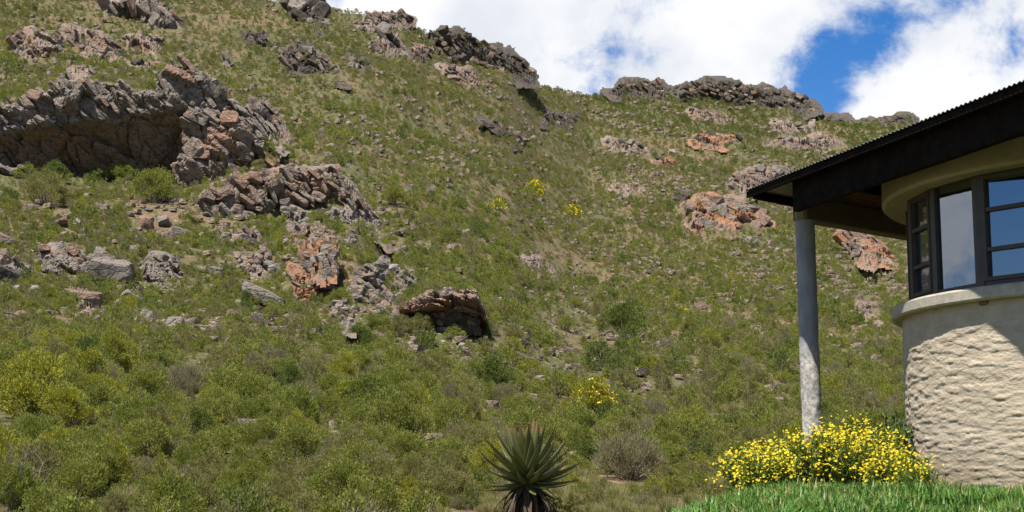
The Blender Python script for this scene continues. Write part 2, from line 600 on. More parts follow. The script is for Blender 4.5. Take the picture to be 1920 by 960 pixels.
t.l.new(bmp.outputs[0], p.inputs['Normal'])
t.l.new(p.outputs[0], out.inputs[0])

M_GLASS, t, out = new_mat('dark_reflecting_glass')
df = t.add('ShaderNodeBsdfDiffuse', ins={'Color': (0.012, 0.014, 0.016, 1)})
gl = t.add('ShaderNodeBsdfGlossy', ins={'Color': (0.80, 0.86, 0.95, 1), 'Roughness': 0.015})
fr = t.add('ShaderNodeLayerWeight', ins={'Blend': 0.42})
geo = t.add('ShaderNodeNewGeometry')
bmp = t.add('ShaderNodeBump', ins={'Strength': 0.02, 'Distance': 0.05})
t.l.new(t.noise(geo.outputs['Position'], 2.5, 2), bmp.inputs['Height'])
t.l.new(bmp.outputs[0], gl.inputs['Normal'])
mx = t.add('ShaderNodeMixShader')
t.l.new(t.maprange(fr.outputs['Fresnel'], 0, 1, 0.20, 1.0, False), mx.inputs[0])
t.l.new(df.outputs[0], mx.inputs[1])
t.l.new(gl.outputs[0], mx.inputs[2])
t.l.new(mx.outputs[0], out.inputs[0])

Z_SILL_T = ray_cyl(1900, 529, RT + 0.06)[2]
Z_SILL_B = Z_SILL_T - 0.148
Z_BAND_B = ray_cyl(1915, 307, RT + 0.12)[2]
H_EAVE = EYE + 3.66
Z_BAND_T = EYE + 3.44
house = thing('house', 'cream plastered round house end with dark windows under a sloping corrugated roof', 'house', (CX, CY, 0.9))
HO = np.array([CX, CY, 0.9])

# tower wall: real trowelled relief on the side towards the lawn
phi = np.concatenate([np.linspace(100, 165, 30)[:-1], np.linspace(165, 268, 460)[:-1], np.linspace(268, 460, 60)[:-1]]) * math.pi / 180
zz_ = np.linspace(0.9, Z_SILL_B + 0.02, 210)
PH, ZZ = np.meshgrid(phi, zz_)
q = P3(np.cos(PH) * RT, np.sin(PH) * RT, ZZ)
pw = lambda dz: fbm(np.stack([q[..., 0] * 6.5, q[..., 1] * 6.5, (q[..., 2] + dz) * 31], -1), 3, 31, 0.55)
rg = pw(0.0)
rg = pw(0.022 * rg)
rg = pw(0.022 * rg)
rg2 = fbm(np.stack([q[..., 0] * 1.6, q[..., 1] * 1.6, q[..., 2] * 2.6], -1), 3, 41)
top = np.clip((Z_SILL_B - 0.05 - ZZ) / 0.25, 0, 1)
rw = RT + (0.0085 * np.maximum(rg, -0.6) * top + 0.006 * rg2 * top) - 0.015
V = P3(CX + np.cos(PH) * rw, CY + np.sin(PH) * rw, ZZ).reshape(-1, 3)
obj('tower_wall', np_mesh('tower_wall', rel(V, HO), [grid_faces(len(phi), len(zz_), True)[:, ::1]], [M_PLASTER], smooth=True), house)


def lathe(name, prof, mat, parent, origin, n=160, wob=0.0):
    ph = np.arange(n) * 2 * math.pi / n
    prof = np.array(prof, float)
    V = []
    for (r, z) in prof:
        rr_ = r + wob * fbm(P3(np.cos(ph) * 3, np.sin(ph) * 3, z), 2, 5)
        V.append(P3(CX + np.cos(ph) * rr_, CY + np.sin(ph) * rr_, z + np.zeros(n)))
    V = np.array(V).reshape(-1, 3)
    f = grid_faces(n, len(prof), True)
    lastf = np.stack([(len(prof) - 1) * n + np.arange(n), (len(prof) - 1) * n + (np.arange(n) + 1) % n, (np.arange(n) + 1) % n, np.arange(n)], -1)
    me = np_mesh(name, rel(V, origin), [f, lastf], [mat], smooth=False)
    return obj(name, me, parent)


ro = RT + 0.10
lathe('window_sill', [(2.35, Z_SILL_B), (ro - .02, Z_SILL_B), (ro, Z_SILL_B + .02), (ro, Z_SILL_T - .03), (ro - .03, Z_SILL_T - .005), (2.35, Z_SILL_T + .03)],
      M_SILL, house, HO, wob=0.008)
rb = RT + 0.17
lathe('lintel_band', [(2.42, Z_BAND_B + .02), (rb - .03, Z_BAND_B), (rb, Z_BAND_B + .03), (rb, Z_BAND_T), (2.42, Z_BAND_T)], M_BAND, house, HO, wob=0.006)

# windows: flat frames set on chords of the round wall
RW = 2.50


def phi_of(px, py):
    g = ray_cyl(px, py, RW)
    return math.atan2(g[1] - CY, g[0] - CX) % (2 * math.pi)


pA, pB = phi_of(1753, 440), phi_of(1836, 430)
step = pB - pA
ZB, ZT = Z_SILL_T + 0.01, Z_BAND_B + 0.06


def cpt(ph, R=RW):
    return np.array([CX + R * math.cos(ph), CY + R * math.sin(ph), 0.0])


for k in range(-3, 5):
    p0, p1 = cpt(pA + k * step), cpt(pA + (k + 1) * step)
    ex = p1 - p0
    Wd = np.linalg.norm(ex)
    ex /= Wd
    ez = np.array([0, 0, 1.0])
    ey = np.cross(ez, ex)
    mid = (p0 + p1) / 2
    if np.dot(ey, mid - np.array([CX, CY, 0])) < 0:
        ey = -ey
    wo_ = np.array([mid[0], mid[1], ZB])
    win = obj('window', None, house, rel(wo_, HO))
    H = ZT - ZB
    o_ = -ex * Wd / 2
    bm = bmesh.new()
    fb = 0.055
    obox(bm, o_, ex, ey, ez, -0.012, fb, -0.05, 0.035, 0, H)
    obox(bm, o_, ex, ey, ez, Wd - fb, Wd + 0.012, -0.05, 0.032, 0, H)
    obox(bm, o_, ex, ey, ez, fb, Wd - fb, -0.05, 0.026, 0, fb)
    obox(bm, o_, ex, ey, ez, fb, Wd - fb, -0.05, 0.026, H - fb, H)
    obj('frame', bm_mesh('window_frame', bm, [M_FRAME]), win)
    if k % 2 == 0:
        cuts = [(fb, H - fb)]
        sash = 0.0
    else:
        sash = 0.045
        t1, t2 = H * 0.655, H * 0.315
        cuts = [(t1 + .02, H - fb - sash), (t2 + .02, t1 - .02), (fb + sash, t2 - .02)]
        bm = bmesh.new()
        x0, x1 = fb + .004, Wd - fb - .004
        obox(bm, o_, ex, ey, ez, x0, x0 + sash, -0.03, 0.045, fb + .004, H - fb - .004)
        obox(bm, o_, ex, ey, ez, x1 - sash, x1, -0.03, 0.045, fb + .004, H - fb - .004)
        obox(bm, o_, ex, ey, ez, x0 + sash, x1 - sash, -0.03, 0.041, fb + .004, fb + sash)
        obox(bm, o_, ex, ey, ez, x0 + sash, x1 - sash, -0.03, 0.041, H - fb - sash, H - fb - .004)
        obj('sash', bm_mesh('window_sash', bm, [M_FRAME]), win)
        for tt in (t1, t2):
            bm = bmesh.new()
            obox(bm, o_, ex, ey, ez, x0 + sash, x1 - sash, -0.03, 0.038, tt - .02, tt + .02)
            obj('glazing_bar', bm_mesh('glazing_bar', bm, [M_FRAME]), win)
    for (za, zb) in cuts:
        bm = bmesh.new()
        obox(bm, o_, ex, ey, ez, fb + sash - .003, Wd - fb - sash + .003, -0.012, -0.004, za - .003, zb + .003)
        obj('pane', bm_mesh('pane', bm, [M_GLASS]), win)

# vent brick in the wall
g = ray_cyl(1843, 568, RT)
nrm = np.array([g[0] - CX, g[1] - CY, 0])
nrm /= np.linalg.norm(nrm)
tng = np.array([-nrm[1], nrm[0], 0])
bm = bmesh.new()
ringo = []
for i in range(14):
    a = i / 14 * 2 * math.pi
    rx = 0.062 * (1 + 0.12 * math.sin(3 * a + 1))
    rz = 0.032 * (1 + 0.15 * math.cos(2 * a))
    ringo.append((math.cos(a) * rx, math.sin(a) * rz))
va = [bm.verts.new(tuple(rel(g + tng * x + np.array([0, 0, z]) - nrm * 0.05, HO))) for x, z in ringo]
vb = [bm.verts.new(tuple(rel(g + tng * x * .9 + np.array([0, 0, z * .9]) + nrm * 0.008, HO))) for x, z in ringo]
bm.faces.new(vb)
for i in range(14):
    bm.faces.new([va[i], va[(i + 1) % 14], vb[(i + 1) % 14], vb[i]])
obj('vent_brick', bm_mesh('vent_brick', bm, [M_BRICK]), house)

# roof: corrugated sheet whose high edge runs from the corner towards the lawn
EA, EB = at_z(1396, 357, H_EAVE), at_z(1920, 150, H_EAVE)
e_dir = (EB - EA) / np.linalg.norm(EB - EA)
m_dir = np.array([-e_dir[1], e_dir[0], 0.0])
if m_dir[0] < 0:
    m_dir = -m_dir
SL = -0.006
E_LEN, M_LEN = 11.5, 9.0
up = np.array([0, 0, 1.0])
m_dir = np.array([.742, .670, 0.0])
slope_dir = m_dir + up * SL


def roofp(s, d, dz=0.0):
    return EA + e_dir * s + slope_dir * d + up * dz


pitch_c = 0.076
ns = int(E_LEN / pitch_c * 8)
s = np.linspace(0, E_LEN, ns)
wave = 0.0085 * np.cos(s / pitch_c * 2 * math.pi)
ds = np.linspace(0, M_LEN, 6)
V = []
for th in (0.0, -0.003):
    for d in ds:
        V.append(EA + e_dir * s[:, None] + slope_dir * d + up * (wave[:, None] + th))
V = np.array(V)
nd = len(ds)
Vf = V.reshape(-1, 3)
f1 = grid_faces(ns, nd)
f2 = grid_faces(ns, nd)[:, ::-1] + ns * nd
i = np.arange(ns - 1)
fe = np.stack([i, i + 1, i + 1 + ns * nd, i + ns * nd], -1)
obj('roof_sheet', np_mesh('roof_sheet', rel(Vf, HO), [f1, f2, fe], [M_ZINC], smooth=True), house)


def bar(name, a, b, w_, h_, mat, zoff=0.0):
    """horizontal bar from a to b, width w_, height h_ hanging below a/b + zoff"""
    a, b = np.asarray(a, float), np.asarray(b, float)
    d = b - a
    L = np.linalg.norm(d)
    ex = d / L
    ey = np.cross(up, ex)
    ey /= np.linalg.norm(ey)
    ez = np.cross(ex, ey)
    bm = bmesh.new()
    obox(bm, rel(a, HO), ex, ey, ez, 0, L, -w_ / 2, w_ / 2, zoff - h_, zoff)
    bmesh.ops.bevel(bm, geom=bm.edges[:], offset=min(w_, h_) * 0.06, segments=1, affect='EDGES')
    return obj(name, bm_mesh(name, bm, [mat]), house)


def s_at_px(px):
    best = min(np.linspace(0, 6, 601), key=lambda q_: abs(project(roofp(q_, 0.2))[0] - px))
    return best


s_beam = s_at_px(1487)
bar('edge_purlin', roofp(0.01, 0.06), roofp(E_LEN - .01, 0.06), 0.05, 0.075, M_BEAM, -0.016)
bar('fascia_beam', roofp(s_beam, 0.24), roofp(E_LEN - .02, 0.24), 0.09, 0.40, M_BEAM, -0.018)
bar('verge_rafter', roofp(0.14, 0.09), roofp(0.14, M_LEN - .1), 0.06, 0.10, M_BEAM, -0.020)
for k, sr in enumerate(np.arange(s_beam + 0.6, E_LEN, 1.1)):
    bar('rafter', roofp(sr, 0.30), roofp(sr, M_LEN - .1), 0.06, 0.15, M_BEAM, -0.022)

for k, dk in enumerate(np.arange(0.32, 6.6, 0.335)):
    bar('soffit_board', roofp(s_beam + .02 if dk < .9 else .20, dk + .15), roofp(E_LEN - .05, dk + .15), 0.30, 0.02, M_SOFFIT, -0.035)
# column and plastered beam
COLD = 19.1
ct = at_y(1509, 414, COLD)
cb = at_y(1520, 800, COLD)
cxm, cym = ct[0] + 0.0, COLD
ZC = ct[2]
npc, nzc = 36, 120
th = np.arange(npc) * 2 * math.pi / npc
zc = np.linspace(0.9, ZC, nzc)
TH, ZG = np.meshgrid(th, zc)
lean = (ZG - ZC) * 0.006
rc_ = 0.122 + 0.003 * fbm(P3(np.cos(TH) * 2, np.sin(TH) * 2, ZG * 3), 3, 3)
lowm = np.clip((EYE + 1.85 - ZG) / 0.2, 0, 1)
rc_ = rc_ + lowm * 0.006 * np.clip(fbm(P3(np.cos(TH) * 3, np.sin(TH) * 3, ZG * 9), 3, 13) * 2.0, -1, 0.6)
for zr_ in (EYE + 2.05, EYE + 2.62, ZC - 0.12):
    rc_ = rc_ - 0.004 * np.exp(-((ZG - zr_) / 0.012) ** 2)
V = P3(cxm - lean + np.cos(TH) * rc_, cym + np.sin(TH) * rc_, ZG).reshape(-1, 3)
obj('column', np_mesh('column', rel(V, HO), [grid_faces(npc, nzc, True)], [M_CONC], smooth=True), house)
bm = bmesh.new()
obox(bm, rel((cxm, cym, ZC), HO), (1, 0, 0), (0, 1, 0), (0, 0, 1), -.125, -.02, -.11, .08, -.001, .26)
bmesh.ops.bevel(bm, geom=bm.edges[:], offset=.01, segments=2, affect='EDGES')
obj('capital', bm_mesh('capital', bm, [M_BAND]), house)
ZBM = ZC - 0.03
be = at_y(1692, 452, 20.45)
bs = np.array([cxm, cym, ZC])
bdir = np.array([be[0] - bs[0], be[1] - bs[1], 0])
bdir /= np.linalg.norm(bdir)
bw = 0.23
Lb = 3.2
zt_b = EYE + 3.60
a_ = bs - bdir * 0.10
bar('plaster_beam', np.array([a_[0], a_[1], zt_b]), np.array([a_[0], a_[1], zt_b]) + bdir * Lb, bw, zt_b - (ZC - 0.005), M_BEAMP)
bar('bracket', np.array([cxm, cym, zt_b]) - bdir * .07 - np.array([.02, 0.06, .14]), np.array([cxm, cym, zt_b]) + bdir * 0.10 - np.array([.02, 0.06, .14]), 0.07, 0.08, M_RUST, 0.07)

# ------------------------------------------------------------------ lawn terrace
m_lawn = simple_mat('lawn_soil', (0.040, 0.060, 0.018), 0.95, 0.4, 8)


def lawn_z(x, y):
    x, y = np.asarray(x, float), np.asarray(y, float)
    xl = np.interp(y, [6, 13, 16, 24], [0.95, 2.35, 2.8, 3.2])
    left = np.clip((xl - x) / 1.6, 0, 2.2)
    front = np.clip((14.0 - y) / 8.0, 0, 2)
    z = EYE - 0.15 - 0.40 * left ** 1.35 - 0.55 * front ** 1.2
    z = z - 0.05 * np.clip((x - 3.6) / 1.0, 0, 1) - 0.05 * np.clip((y - 15) / 4, 0, 1)
    z = z + 0.02 * fbm(P3(x * 1.3, y * 1.3), 3, 51)
    return z


gx, gy = np.meshgrid(np.linspace(-0.4, 14, 130), np.linspace(6, 22, 120))
me = np_mesh('lawn', P3(gx, gy, lawn_z(gx, gy)).reshape(-1, 3), [grid_faces(130, 120)], [m_lawn], smooth=True)
tag(obj('lawn', me), 'raised lawn terrace in front of the round house wall', 'lawn', kind='structure')

M_BLADE = leaf_mat('lawn_blade', (0.072, 0.170, 0.022), (0.088, 0.195, 0.030), (0.185, 0.285, 0.070), 0.30, 0.4, (0.30, 0.27, 0.10))


def blades(pts, length, width, lean_amt, rng_):
    n = len(pts)
    a = rng_.uniform(0, 2 * math.pi, n)
    dirx = P3(np.cos(a), np.sin(a), 0)
    side = P3(-np.sin(a), np.cos(a), 0)
    L = length[:, None]
    ln = (lean_amt * rng_.uniform(0.2, 1.3, n))[:, None]
    p0 = pts
    p1 = pts + up * L * 0.55 + dirx * L * ln * 0.25
    p2 = pts + up * L * (1.0 - 0.3 * ln) + dirx * L * ln * 0.8
    wd = width[:, None]
    V = np.stack([p0 - side * wd * .5, p0 + side * wd * .5, p1 + side * wd * .45, p1 - side * wd * .45, p2], 1).reshape(-1, 3)
    b = np.arange(n)[:, None] * 5
    return V, b + np.array([[0, 1, 2, 3]]), b + np.array([[3, 2, 4]])


nb = 42000
yy = rng.uniform(8.5, 16.2, nb * 2)
xx = rng.uniform(0.085, 0.40, nb * 2) * yy
zz_l = lawn_z(xx, yy)
keep = (np.hypot(xx - CX, yy - CY) > RT + 0.02) & (zz_l > EYE - 0.55)
prob = np.where(xx < np.interp(yy, [6, 13, 16], [0.9, 1.9, 2.3]), 0.35, 1.0)
keep &= rng.uniform(0, 1, nb * 2) < prob
xx, yy, zz_l = xx[keep][:nb], yy[keep][:nb], zz_l[keep][:nb]
clump = 1 + 0.45 * fbm(P3(xx * 2.2, yy * 2.2), 2, 61)
V, fq, ft = blades(P3(xx, yy, zz_l - 0.01), rng.uniform(0.09, 0.21, len(xx)) * clump, rng.uniform(0.008, 0.019, len(xx)), 0.9, rng)
tag(obj('grass', np_mesh('grass', V, [fq, ft], [M_BLADE])), 'thick bright green lawn grass below the round wall', 'grass', kind='stuff')

# ------------------------------------------------------------------ shrub prototypes
def leaves_np(base, direc, length, width, rng_):
    """rhombic leaves: base points, unit directions"""
    n = len(base)
    rv = rng_.normal(size=(n, 3))
    side = np.cross(direc, rv)
    side /= np.linalg.norm(side, axis=1, keepdims=True) + 1e-9
    L, w_ = length[:, None], width[:, None]
    V = np.stack([base, base + direc * L * .45 + side * w_ * .5, base + direc * L, base + direc * L * .45 - side * w_ * .5], 1).reshape(-1, 3)
    return V, np.arange(n)[:, None] * 4 + np.array([[0, 1, 2, 3]])


def make_shrub(kind, lod, rng_):
    """unit shrub about 1 m wide; returns foliage (V, F) and stems (V, F)"""
    n_leaf = {0: 7500, 1: 1900, 2: 520}[lod]
    big = {0: 0.78, 1: 1.3, 2: 2.2}[lod]
    h = {'green_shrub': .78, 'olive_shrub': .72, 'dark_shrub': .82, 'golden_shrub': .85, 'twiggy_shrub': .66, 'grass_tuft': .62}[kind]
    paths, radii = [], []
    if kind == 'grass_tuft':
        n = n_leaf // 4
        a = rng_.uniform(0, 2 * math.pi, n)
        rr0 = 0.16 * np.sqrt(rng_.uniform(0, 1, n))
        base = P3(np.cos(a) * rr0, np.sin(a) * rr0, 0)
        out = rng_.uniform(0.05, 0.75, n)
        d = P3(np.cos(a) * out, np.sin(a) * out, 1.0) + rng_.normal(size=(n, 3)) * .12
        d /= np.linalg.norm(d, axis=1, keepdims=True)
        V, Fq = leaves_np(base, d, rng_.uniform(.35, .72, n), np.full(n, .016 * big), rng_)
        return (V, Fq), None
    nc = {0: 64, 1: 40, 2: 22}[lod]
    # uneven lumps of foliage on a few branches
    a = rng_.uniform(0, 2 * math.pi, nc)
    q = np.sqrt(rng_.uniform(0.0, 1, nc))
    lob = 0.80 + 0.22 * np.sin(a * rng_.integers(2, 4) + rng_.uniform(0, 6))
    cz = h * (0.16 + 0.76 * np.sqrt(np.clip(1 - (q * .96) ** 2, 0, 1))) * np.minimum(rng_.uniform(0.25, 1.45, nc), rng_.uniform(.92, 1.1, nc))
    cen = P3(np.cos(a) * q * .46 * lob, np.sin(a) * q * .46 * lob, cz)
    crad = rng_.uniform(.07, .15, nc) * (1.15 if kind in ('dark_shrub', 'green_shrub') else 1.0)
    k = rng_.integers(0, nc, n_leaf)
    u = rng_.normal(size=(n_leaf, 3))
    u /= np.linalg.norm(u, axis=1, keepdims=True)
    rr0 = crad[k] * rng_.uniform(0.15, 1, n_leaf) ** 0.6
    base = cen[k] + u * rr0[:, None] * np.array([1, 1, .9])
    outw = base - np.array([0, 0, .05])
    outw /= np.linalg.norm(outw, axis=1, keepdims=True) + 1e-9
    upb = {'green_shrub': .5, 'olive_shrub': .9, 'dark_shrub': .3, 'golden_shrub': .6, 'twiggy_shrub': 1.0}[kind]
    d = outw * .8 + u * .6 + np.array([0, 0, upb]) + rng_.normal(size=(n_leaf, 3)) * .45
    d /= np.linalg.norm(d, axis=1, keepdims=True)
    ll = {'green_shrub': .050, 'olive_shrub': .056, 'dark_shrub': .046, 'golden_shrub': .046, 'twiggy_shrub': .075}[kind]
    ww = {'green_shrub': .020, 'olive_shrub': .014, 'dark_shrub': .024, 'golden_shrub': .020, 'twiggy_shrub': .0085}[kind]
    L = rng_.uniform(.6, 1.4, n_leaf) * ll * (1 + (big - 1) * .55)
    V, Fq = leaves_np(base - d * (L * .3)[:, None], d, L, rng_.uniform(.7, 1.3, n_leaf) * ww * big, rng_)
    V[:, 2] = np.maximum(V[:, 2], -0.02)
    st = None
    if lod < 2:
        for c in cen[:: (1 if (lod == 0 and kind == 'twiggy_shrub') else 3)]:
            mid_ = c * np.array([.45, .45, .45]) + rng_.normal(size=3) * .025
            paths.append(np.array([[c[0] * .06, c[1] * .06, -.04], mid_, c, c * 1.06 + np.array([0, 0, .03])]))
            radii.append(np.array([.014, .009, .005, .003]) * (1 if lod == 0 else 1.5))
        st = tubes(paths, radii, 4)
    return (V, Fq), st


PROTO = {}
pr = bpy.data.collections.new('shrub_prototypes')          # never linked to the scene: source meshes for the far scrub
order = []
for kind in KINDS:
    for lod in (0, 1, 2):
        for var in range(3):
            rg_ = np.random.default_rng(100 + KINDS.index(kind) * 31 + lod * 7 + var)
            fol, st = make_shrub(kind, lod, rg_)
            mat = SPEC[kind]['mat']
            fm = np_mesh('%s_foliage' % kind, fol[0], [fol[1]], [mat])
            sm = np_mesh('%s_stems' % kind, st[0], [st[1]], [M_STEM], smooth=True) if st is not None else None
            PROTO[(kind, lod, var)] = (fm, sm)
            if lod > 0:
                if st is not None:
                    V = np.concatenate([fol[0], st[0]])
                    mi = np.concatenate([np.zeros(len(fol[1])), np.ones(len(st[1]))])
                    jm = np_mesh('%s_whole' % kind, V, [fol[1], st[1] + len(fol[0])], [mat, M_STEM], mi)
                else:
                    jm = fm
                o = bpy.data.objects.new('scrub_source_%02d' % len(order), jm)
                pr.objects.link(o)
                order.append((kind, lod, var))
IDX = {k: i for i, k in enumerate(order)}


def instancer(name, pts, scl, rot, idx, coll):
    n = len(pts)
    me = bpy.data.meshes.new(name)
    me.vertices.add(n)
    me.vertices.foreach_set('co', np.asarray(pts, np.float32).ravel())
    for nm, ty, fld, arr in (('inst_scale', 'FLOAT_VECTOR', 'vector', scl), ('inst_rot', 'FLOAT_VECTOR', 'vector', rot), ('inst_idx', 'INT', 'value', idx)):
        at = me.attributes.new(nm, ty, 'POINT')
        at.data.foreach_set(fld, np.asarray(arr, np.int32 if ty == 'INT' else np.float32).ravel())
    o = obj(name, me)
    ng = bpy.data.node_groups.new(name + '_nodes', 'GeometryNodeTree')
    ng.interface.new_socket('Geometry', in_out='INPUT', socket_type='NodeSocketGeometry')
    ng.interface.new_socket('Geometry', in_out='OUTPUT', socket_type='NodeSocketGeometry')
    gi, go = ng.nodes.new('NodeGroupInput'), ng.nodes.new('NodeGroupOutput')
    ci = ng.nodes.new('GeometryNodeCollectionInfo')
    ci.inputs['Collection'].default_value = coll
    ci.inputs['Separate Children'].default_value = True
    ci.inputs['Reset Children'].default_value = True
    ip = ng.nodes.new('GeometryNodeInstanceOnPoints')
    ip.inputs['Pick Instance'].default_value = True

    def attr(nm, ty):
        a = ng.nodes.new('GeometryNodeInputNamedAttribute')
        a.data_type = ty
        a.inputs['Name'].default_value = nm
        return a.outputs['Attribute']
    L = ng.links
    L.new(gi.outputs[0], ip.inputs['Points'])
    L.new(ci.outputs[0], ip.inputs['Instance'])
    L.new(attr('inst_scale', 'FLOAT_VECTOR'), ip.inputs['Scale'])
    L.new(attr('inst_rot', 'FLOAT_VECTOR'), ip.inputs['Rotation'])
    L.new(attr('inst_idx', 'INT'), ip.inputs['Instance Index'])
    L.new(ip.outputs[0], go.inputs[0])
    md = o.modifiers.new('instances', 'NODES')
    md.node_group = ng
    return o


# ------------------------------------------------------------------ rock pieces
def hull_block(rng_, sx=1, sy=.8, sz=.55, rough=0.0, cuts=0):
    bm = bmesh.new()
    for cx_ in (-1, 1):
        for cy_ in (-1, 1):
            for cz_ in (-1, 1):
                for _ in range(2):
                    bm.verts.new((cx_ * sx * rng_.uniform(.30, .52), cy_ * sy * rng_.uniform(.28, .52), cz_ * sz * rng_.uniform(.30, .52)))
    r = bmesh.ops.convex_hull(bm, input=bm.verts[:])
    junk = [e for e in r['geom_interior'] if isinstance(e, bmesh.types.BMVert)]
    bmesh.ops.delete(bm, geom=junk, context='VERTS')
    bmesh.ops.delete(bm, geom=[v for v in bm.verts if not v.link_faces], context='VERTS')
    bmesh.ops.triangulate(bm, faces=bm.faces[:])
    if cuts:
        bmesh.ops.subdivide_edges(bm, edges=bm.edges[:], cuts=cuts, use_grid_fill=True)
        for _ in range(2):
            bmesh.ops.smooth_vert(bm, verts=bm.verts[:], factor=.22, use_axis_x=True, use_axis_y=True, use_axis_z=True)
        bmesh.ops.triangulate(bm, faces=bm.faces[:])
        bm.normal_update()
        co = np.array([v.co[:] for v in bm.verts])
        off = rng_.uniform(0, 50)
        lay = np.stack([co[:, 0] * 2, co[:, 1] * 2, co[:, 2] * 9], -1)
        nz = fbm(co * 3.2 + off, 3, 71) * .55 + fbm(lay + off, 2, 73) * .45
        for v, n_ in zip(bm.verts, nz):
            v.co += v.normal * float(n_) * rough
    return bm


BLOCKS, SLABS = [], []
for kk in range(9):
    rg_ = np.random.default_rng(300 + kk)
    bm = hull_block(rg_, 1, rg_.uniform(.65, .95), rg_.uniform(.55, .85), .095, 2)
    me = bm_mesh('rock_block', bm, [M_ROCK])
    BLOCKS.append(me)
    rg_ = np.random.default_rng(400 + kk)
    bm = hull_block(rg_, 1.2, rg_.uniform(.5, .8), rg_.uniform(.22, .38), .06, 2)
    SLABS.append(bm_mesh('rock_slab', bm, [M_ROCK]))


def with_mat(meshes, mat):
    outl = []
    for m_ in meshes:
        c = m_.copy()
        c.materials.clear()
        c.materials.append(mat)
        outl.append(c)
    return outl


RB = {'grey': (BLOCKS, SLABS), 'warm': (with_mat(BLOCKS, M_ROCK_WARM), with_mat(SLABS, M_ROCK_WARM)),
      'dark': (with_mat(BLOCKS, M_ROCK_DARK), with_mat(SLABS, M_ROCK_DARK)),
      'rust': (with_mat(BLOCKS, M_ROCK_RUST), with_mat(SLABS, M_ROCK_RUST))}


def in_poly(px, py, poly):
    px, py = np.asarray(px, float), np.asarray(py, float)
    ins = np.zeros(px.shape, bool)
    n = len(poly)
    for i_ in range(n):
        x1, y1 = poly[i_]
        x2, y2 = poly[(i_ + 1) % n]
        c = ((y1 > py) != (y2 > py)) & (px < (x2 - x1) * (py - y1) / (y2 - y1 + 1e-9) + x1)
        ins ^= c
    return ins


def poly_points(poly, n, rg_):
    xs, ys = [q_[0] for q_ in poly], [q_[1] for q_ in poly]
    outp = []
    tries = 0
    while len(outp) < n and tries < n * 60:
        tries += 1
        x, y = rg_.uniform(min(xs), max(xs)), rg_.uniform(min(ys), max(ys))
        if not in_poly(x, y, poly):
            continue
        # keep pieces apart
        if outp and min((x - a) ** 2 + (y - b) ** 2 for a, b in outp) < 0.25 * (max(xs) - min(xs)) * (max(ys) - min(ys)) / n and tries < n * 40:
            continue
        outp.append((x, y))
    return outp


OUTCROP_POLYS = []
PATCH_PTS = []


def worley(p, seed=0):
    p = np.asarray(p, float)
    i0 = np.floor(p)
    f1 = np.full(p.shape[:-1], 9.0)
    f2 = f1.copy()
    rid = np.zeros(p.shape[:-1] + (4,))
    vec = np.zeros(p.shape)
    for dx in (-1, 0, 1):
        for dy in (-1, 0, 1):
            for dz in (-1, 0, 1):
                c = (i0 + np.array([dx, dy, dz])).astype(np.int64)
                h = [_hash(c[..., 0], c[..., 1], c[..., 2], seed + k_) for k_ in range(7)]
                v = p - (c + np.stack(h[:3], -1))
                d = np.sqrt((v ** 2).sum(-1))
                m_ = d < f1
                f2 = np.where(m_, f1, np.minimum(f2, d))
                f1 = np.where(m_, d, f1)
                rid = np.where(m_[..., None], np.stack(h[3:7], -1), rid)
                vec = np.where(m_[..., None], v, vec)
    return f1, f2, rid, vec


def fracture(q, cell, dip, seed, elong=1.9):
    """relief of jointed rock: tilted facets with cracks between them, in units of the joint spacing"""
    u = q[..., 0] * math.cos(dip) + q[..., 2] * math.sin(dip)
    v = -q[..., 0] * math.sin(dip) + q[..., 2] * math.cos(dip)
    k = np.stack([u / (cell * elong), q[..., 1] / cell, v / (cell * .75)], -1)
    k = k + .22 * np.stack([vnoise(k * 1.7, seed + 50), vnoise(k * 1.7, seed + 51), vnoise(k * 1.7, seed + 52)], -1)
    f1, f2, rid, vec = worley(k, seed)
    dsp = (rid[..., 0] - .5) * 1.25 + ((rid[..., 1:4] - .5) * vec).sum(-1) * 1.9
    dsp = dsp - .50 * np.exp(-(f2 - f1) / .055)
    g1, g2, gid, gv = worley(k * 2.6 + 7.7, seed + 9)
    dsp = dsp + (gid[..., 0] - .5) * .34 + ((gid[..., 1:4] - .5) * gv).sum(-1) * .5 - .14 * np.exp(-(g2 - g1) / .08)
    return dsp, rid[..., 0]


def set_cell(me, arr):
    at = me.attributes.new('cell', 'FLOAT', 'POINT')
    at.data.foreach_set('value', np.asarray(arr, np.float32).ravel())


def edge_dist(px, py, poly):
    d = np.full(px.shape, 1e9)
    n = len(poly)
    for i_ in range(n):
        a, b = np.array(poly[i_], float), np.array(poly[(i_ + 1) % n], float)
        ab = b - a
        t_ = np.clip(((px - a[0]) * ab[0] + (py - a[1]) * ab[1]) / (ab @ ab + 1e-9), 0, 1)
        d = np.minimum(d, np.hypot(px - a[0] - t_ * ab[0], py - a[1] - t_ * ab[1]))
    return np.where(in_poly(px, py, poly), d, -d)


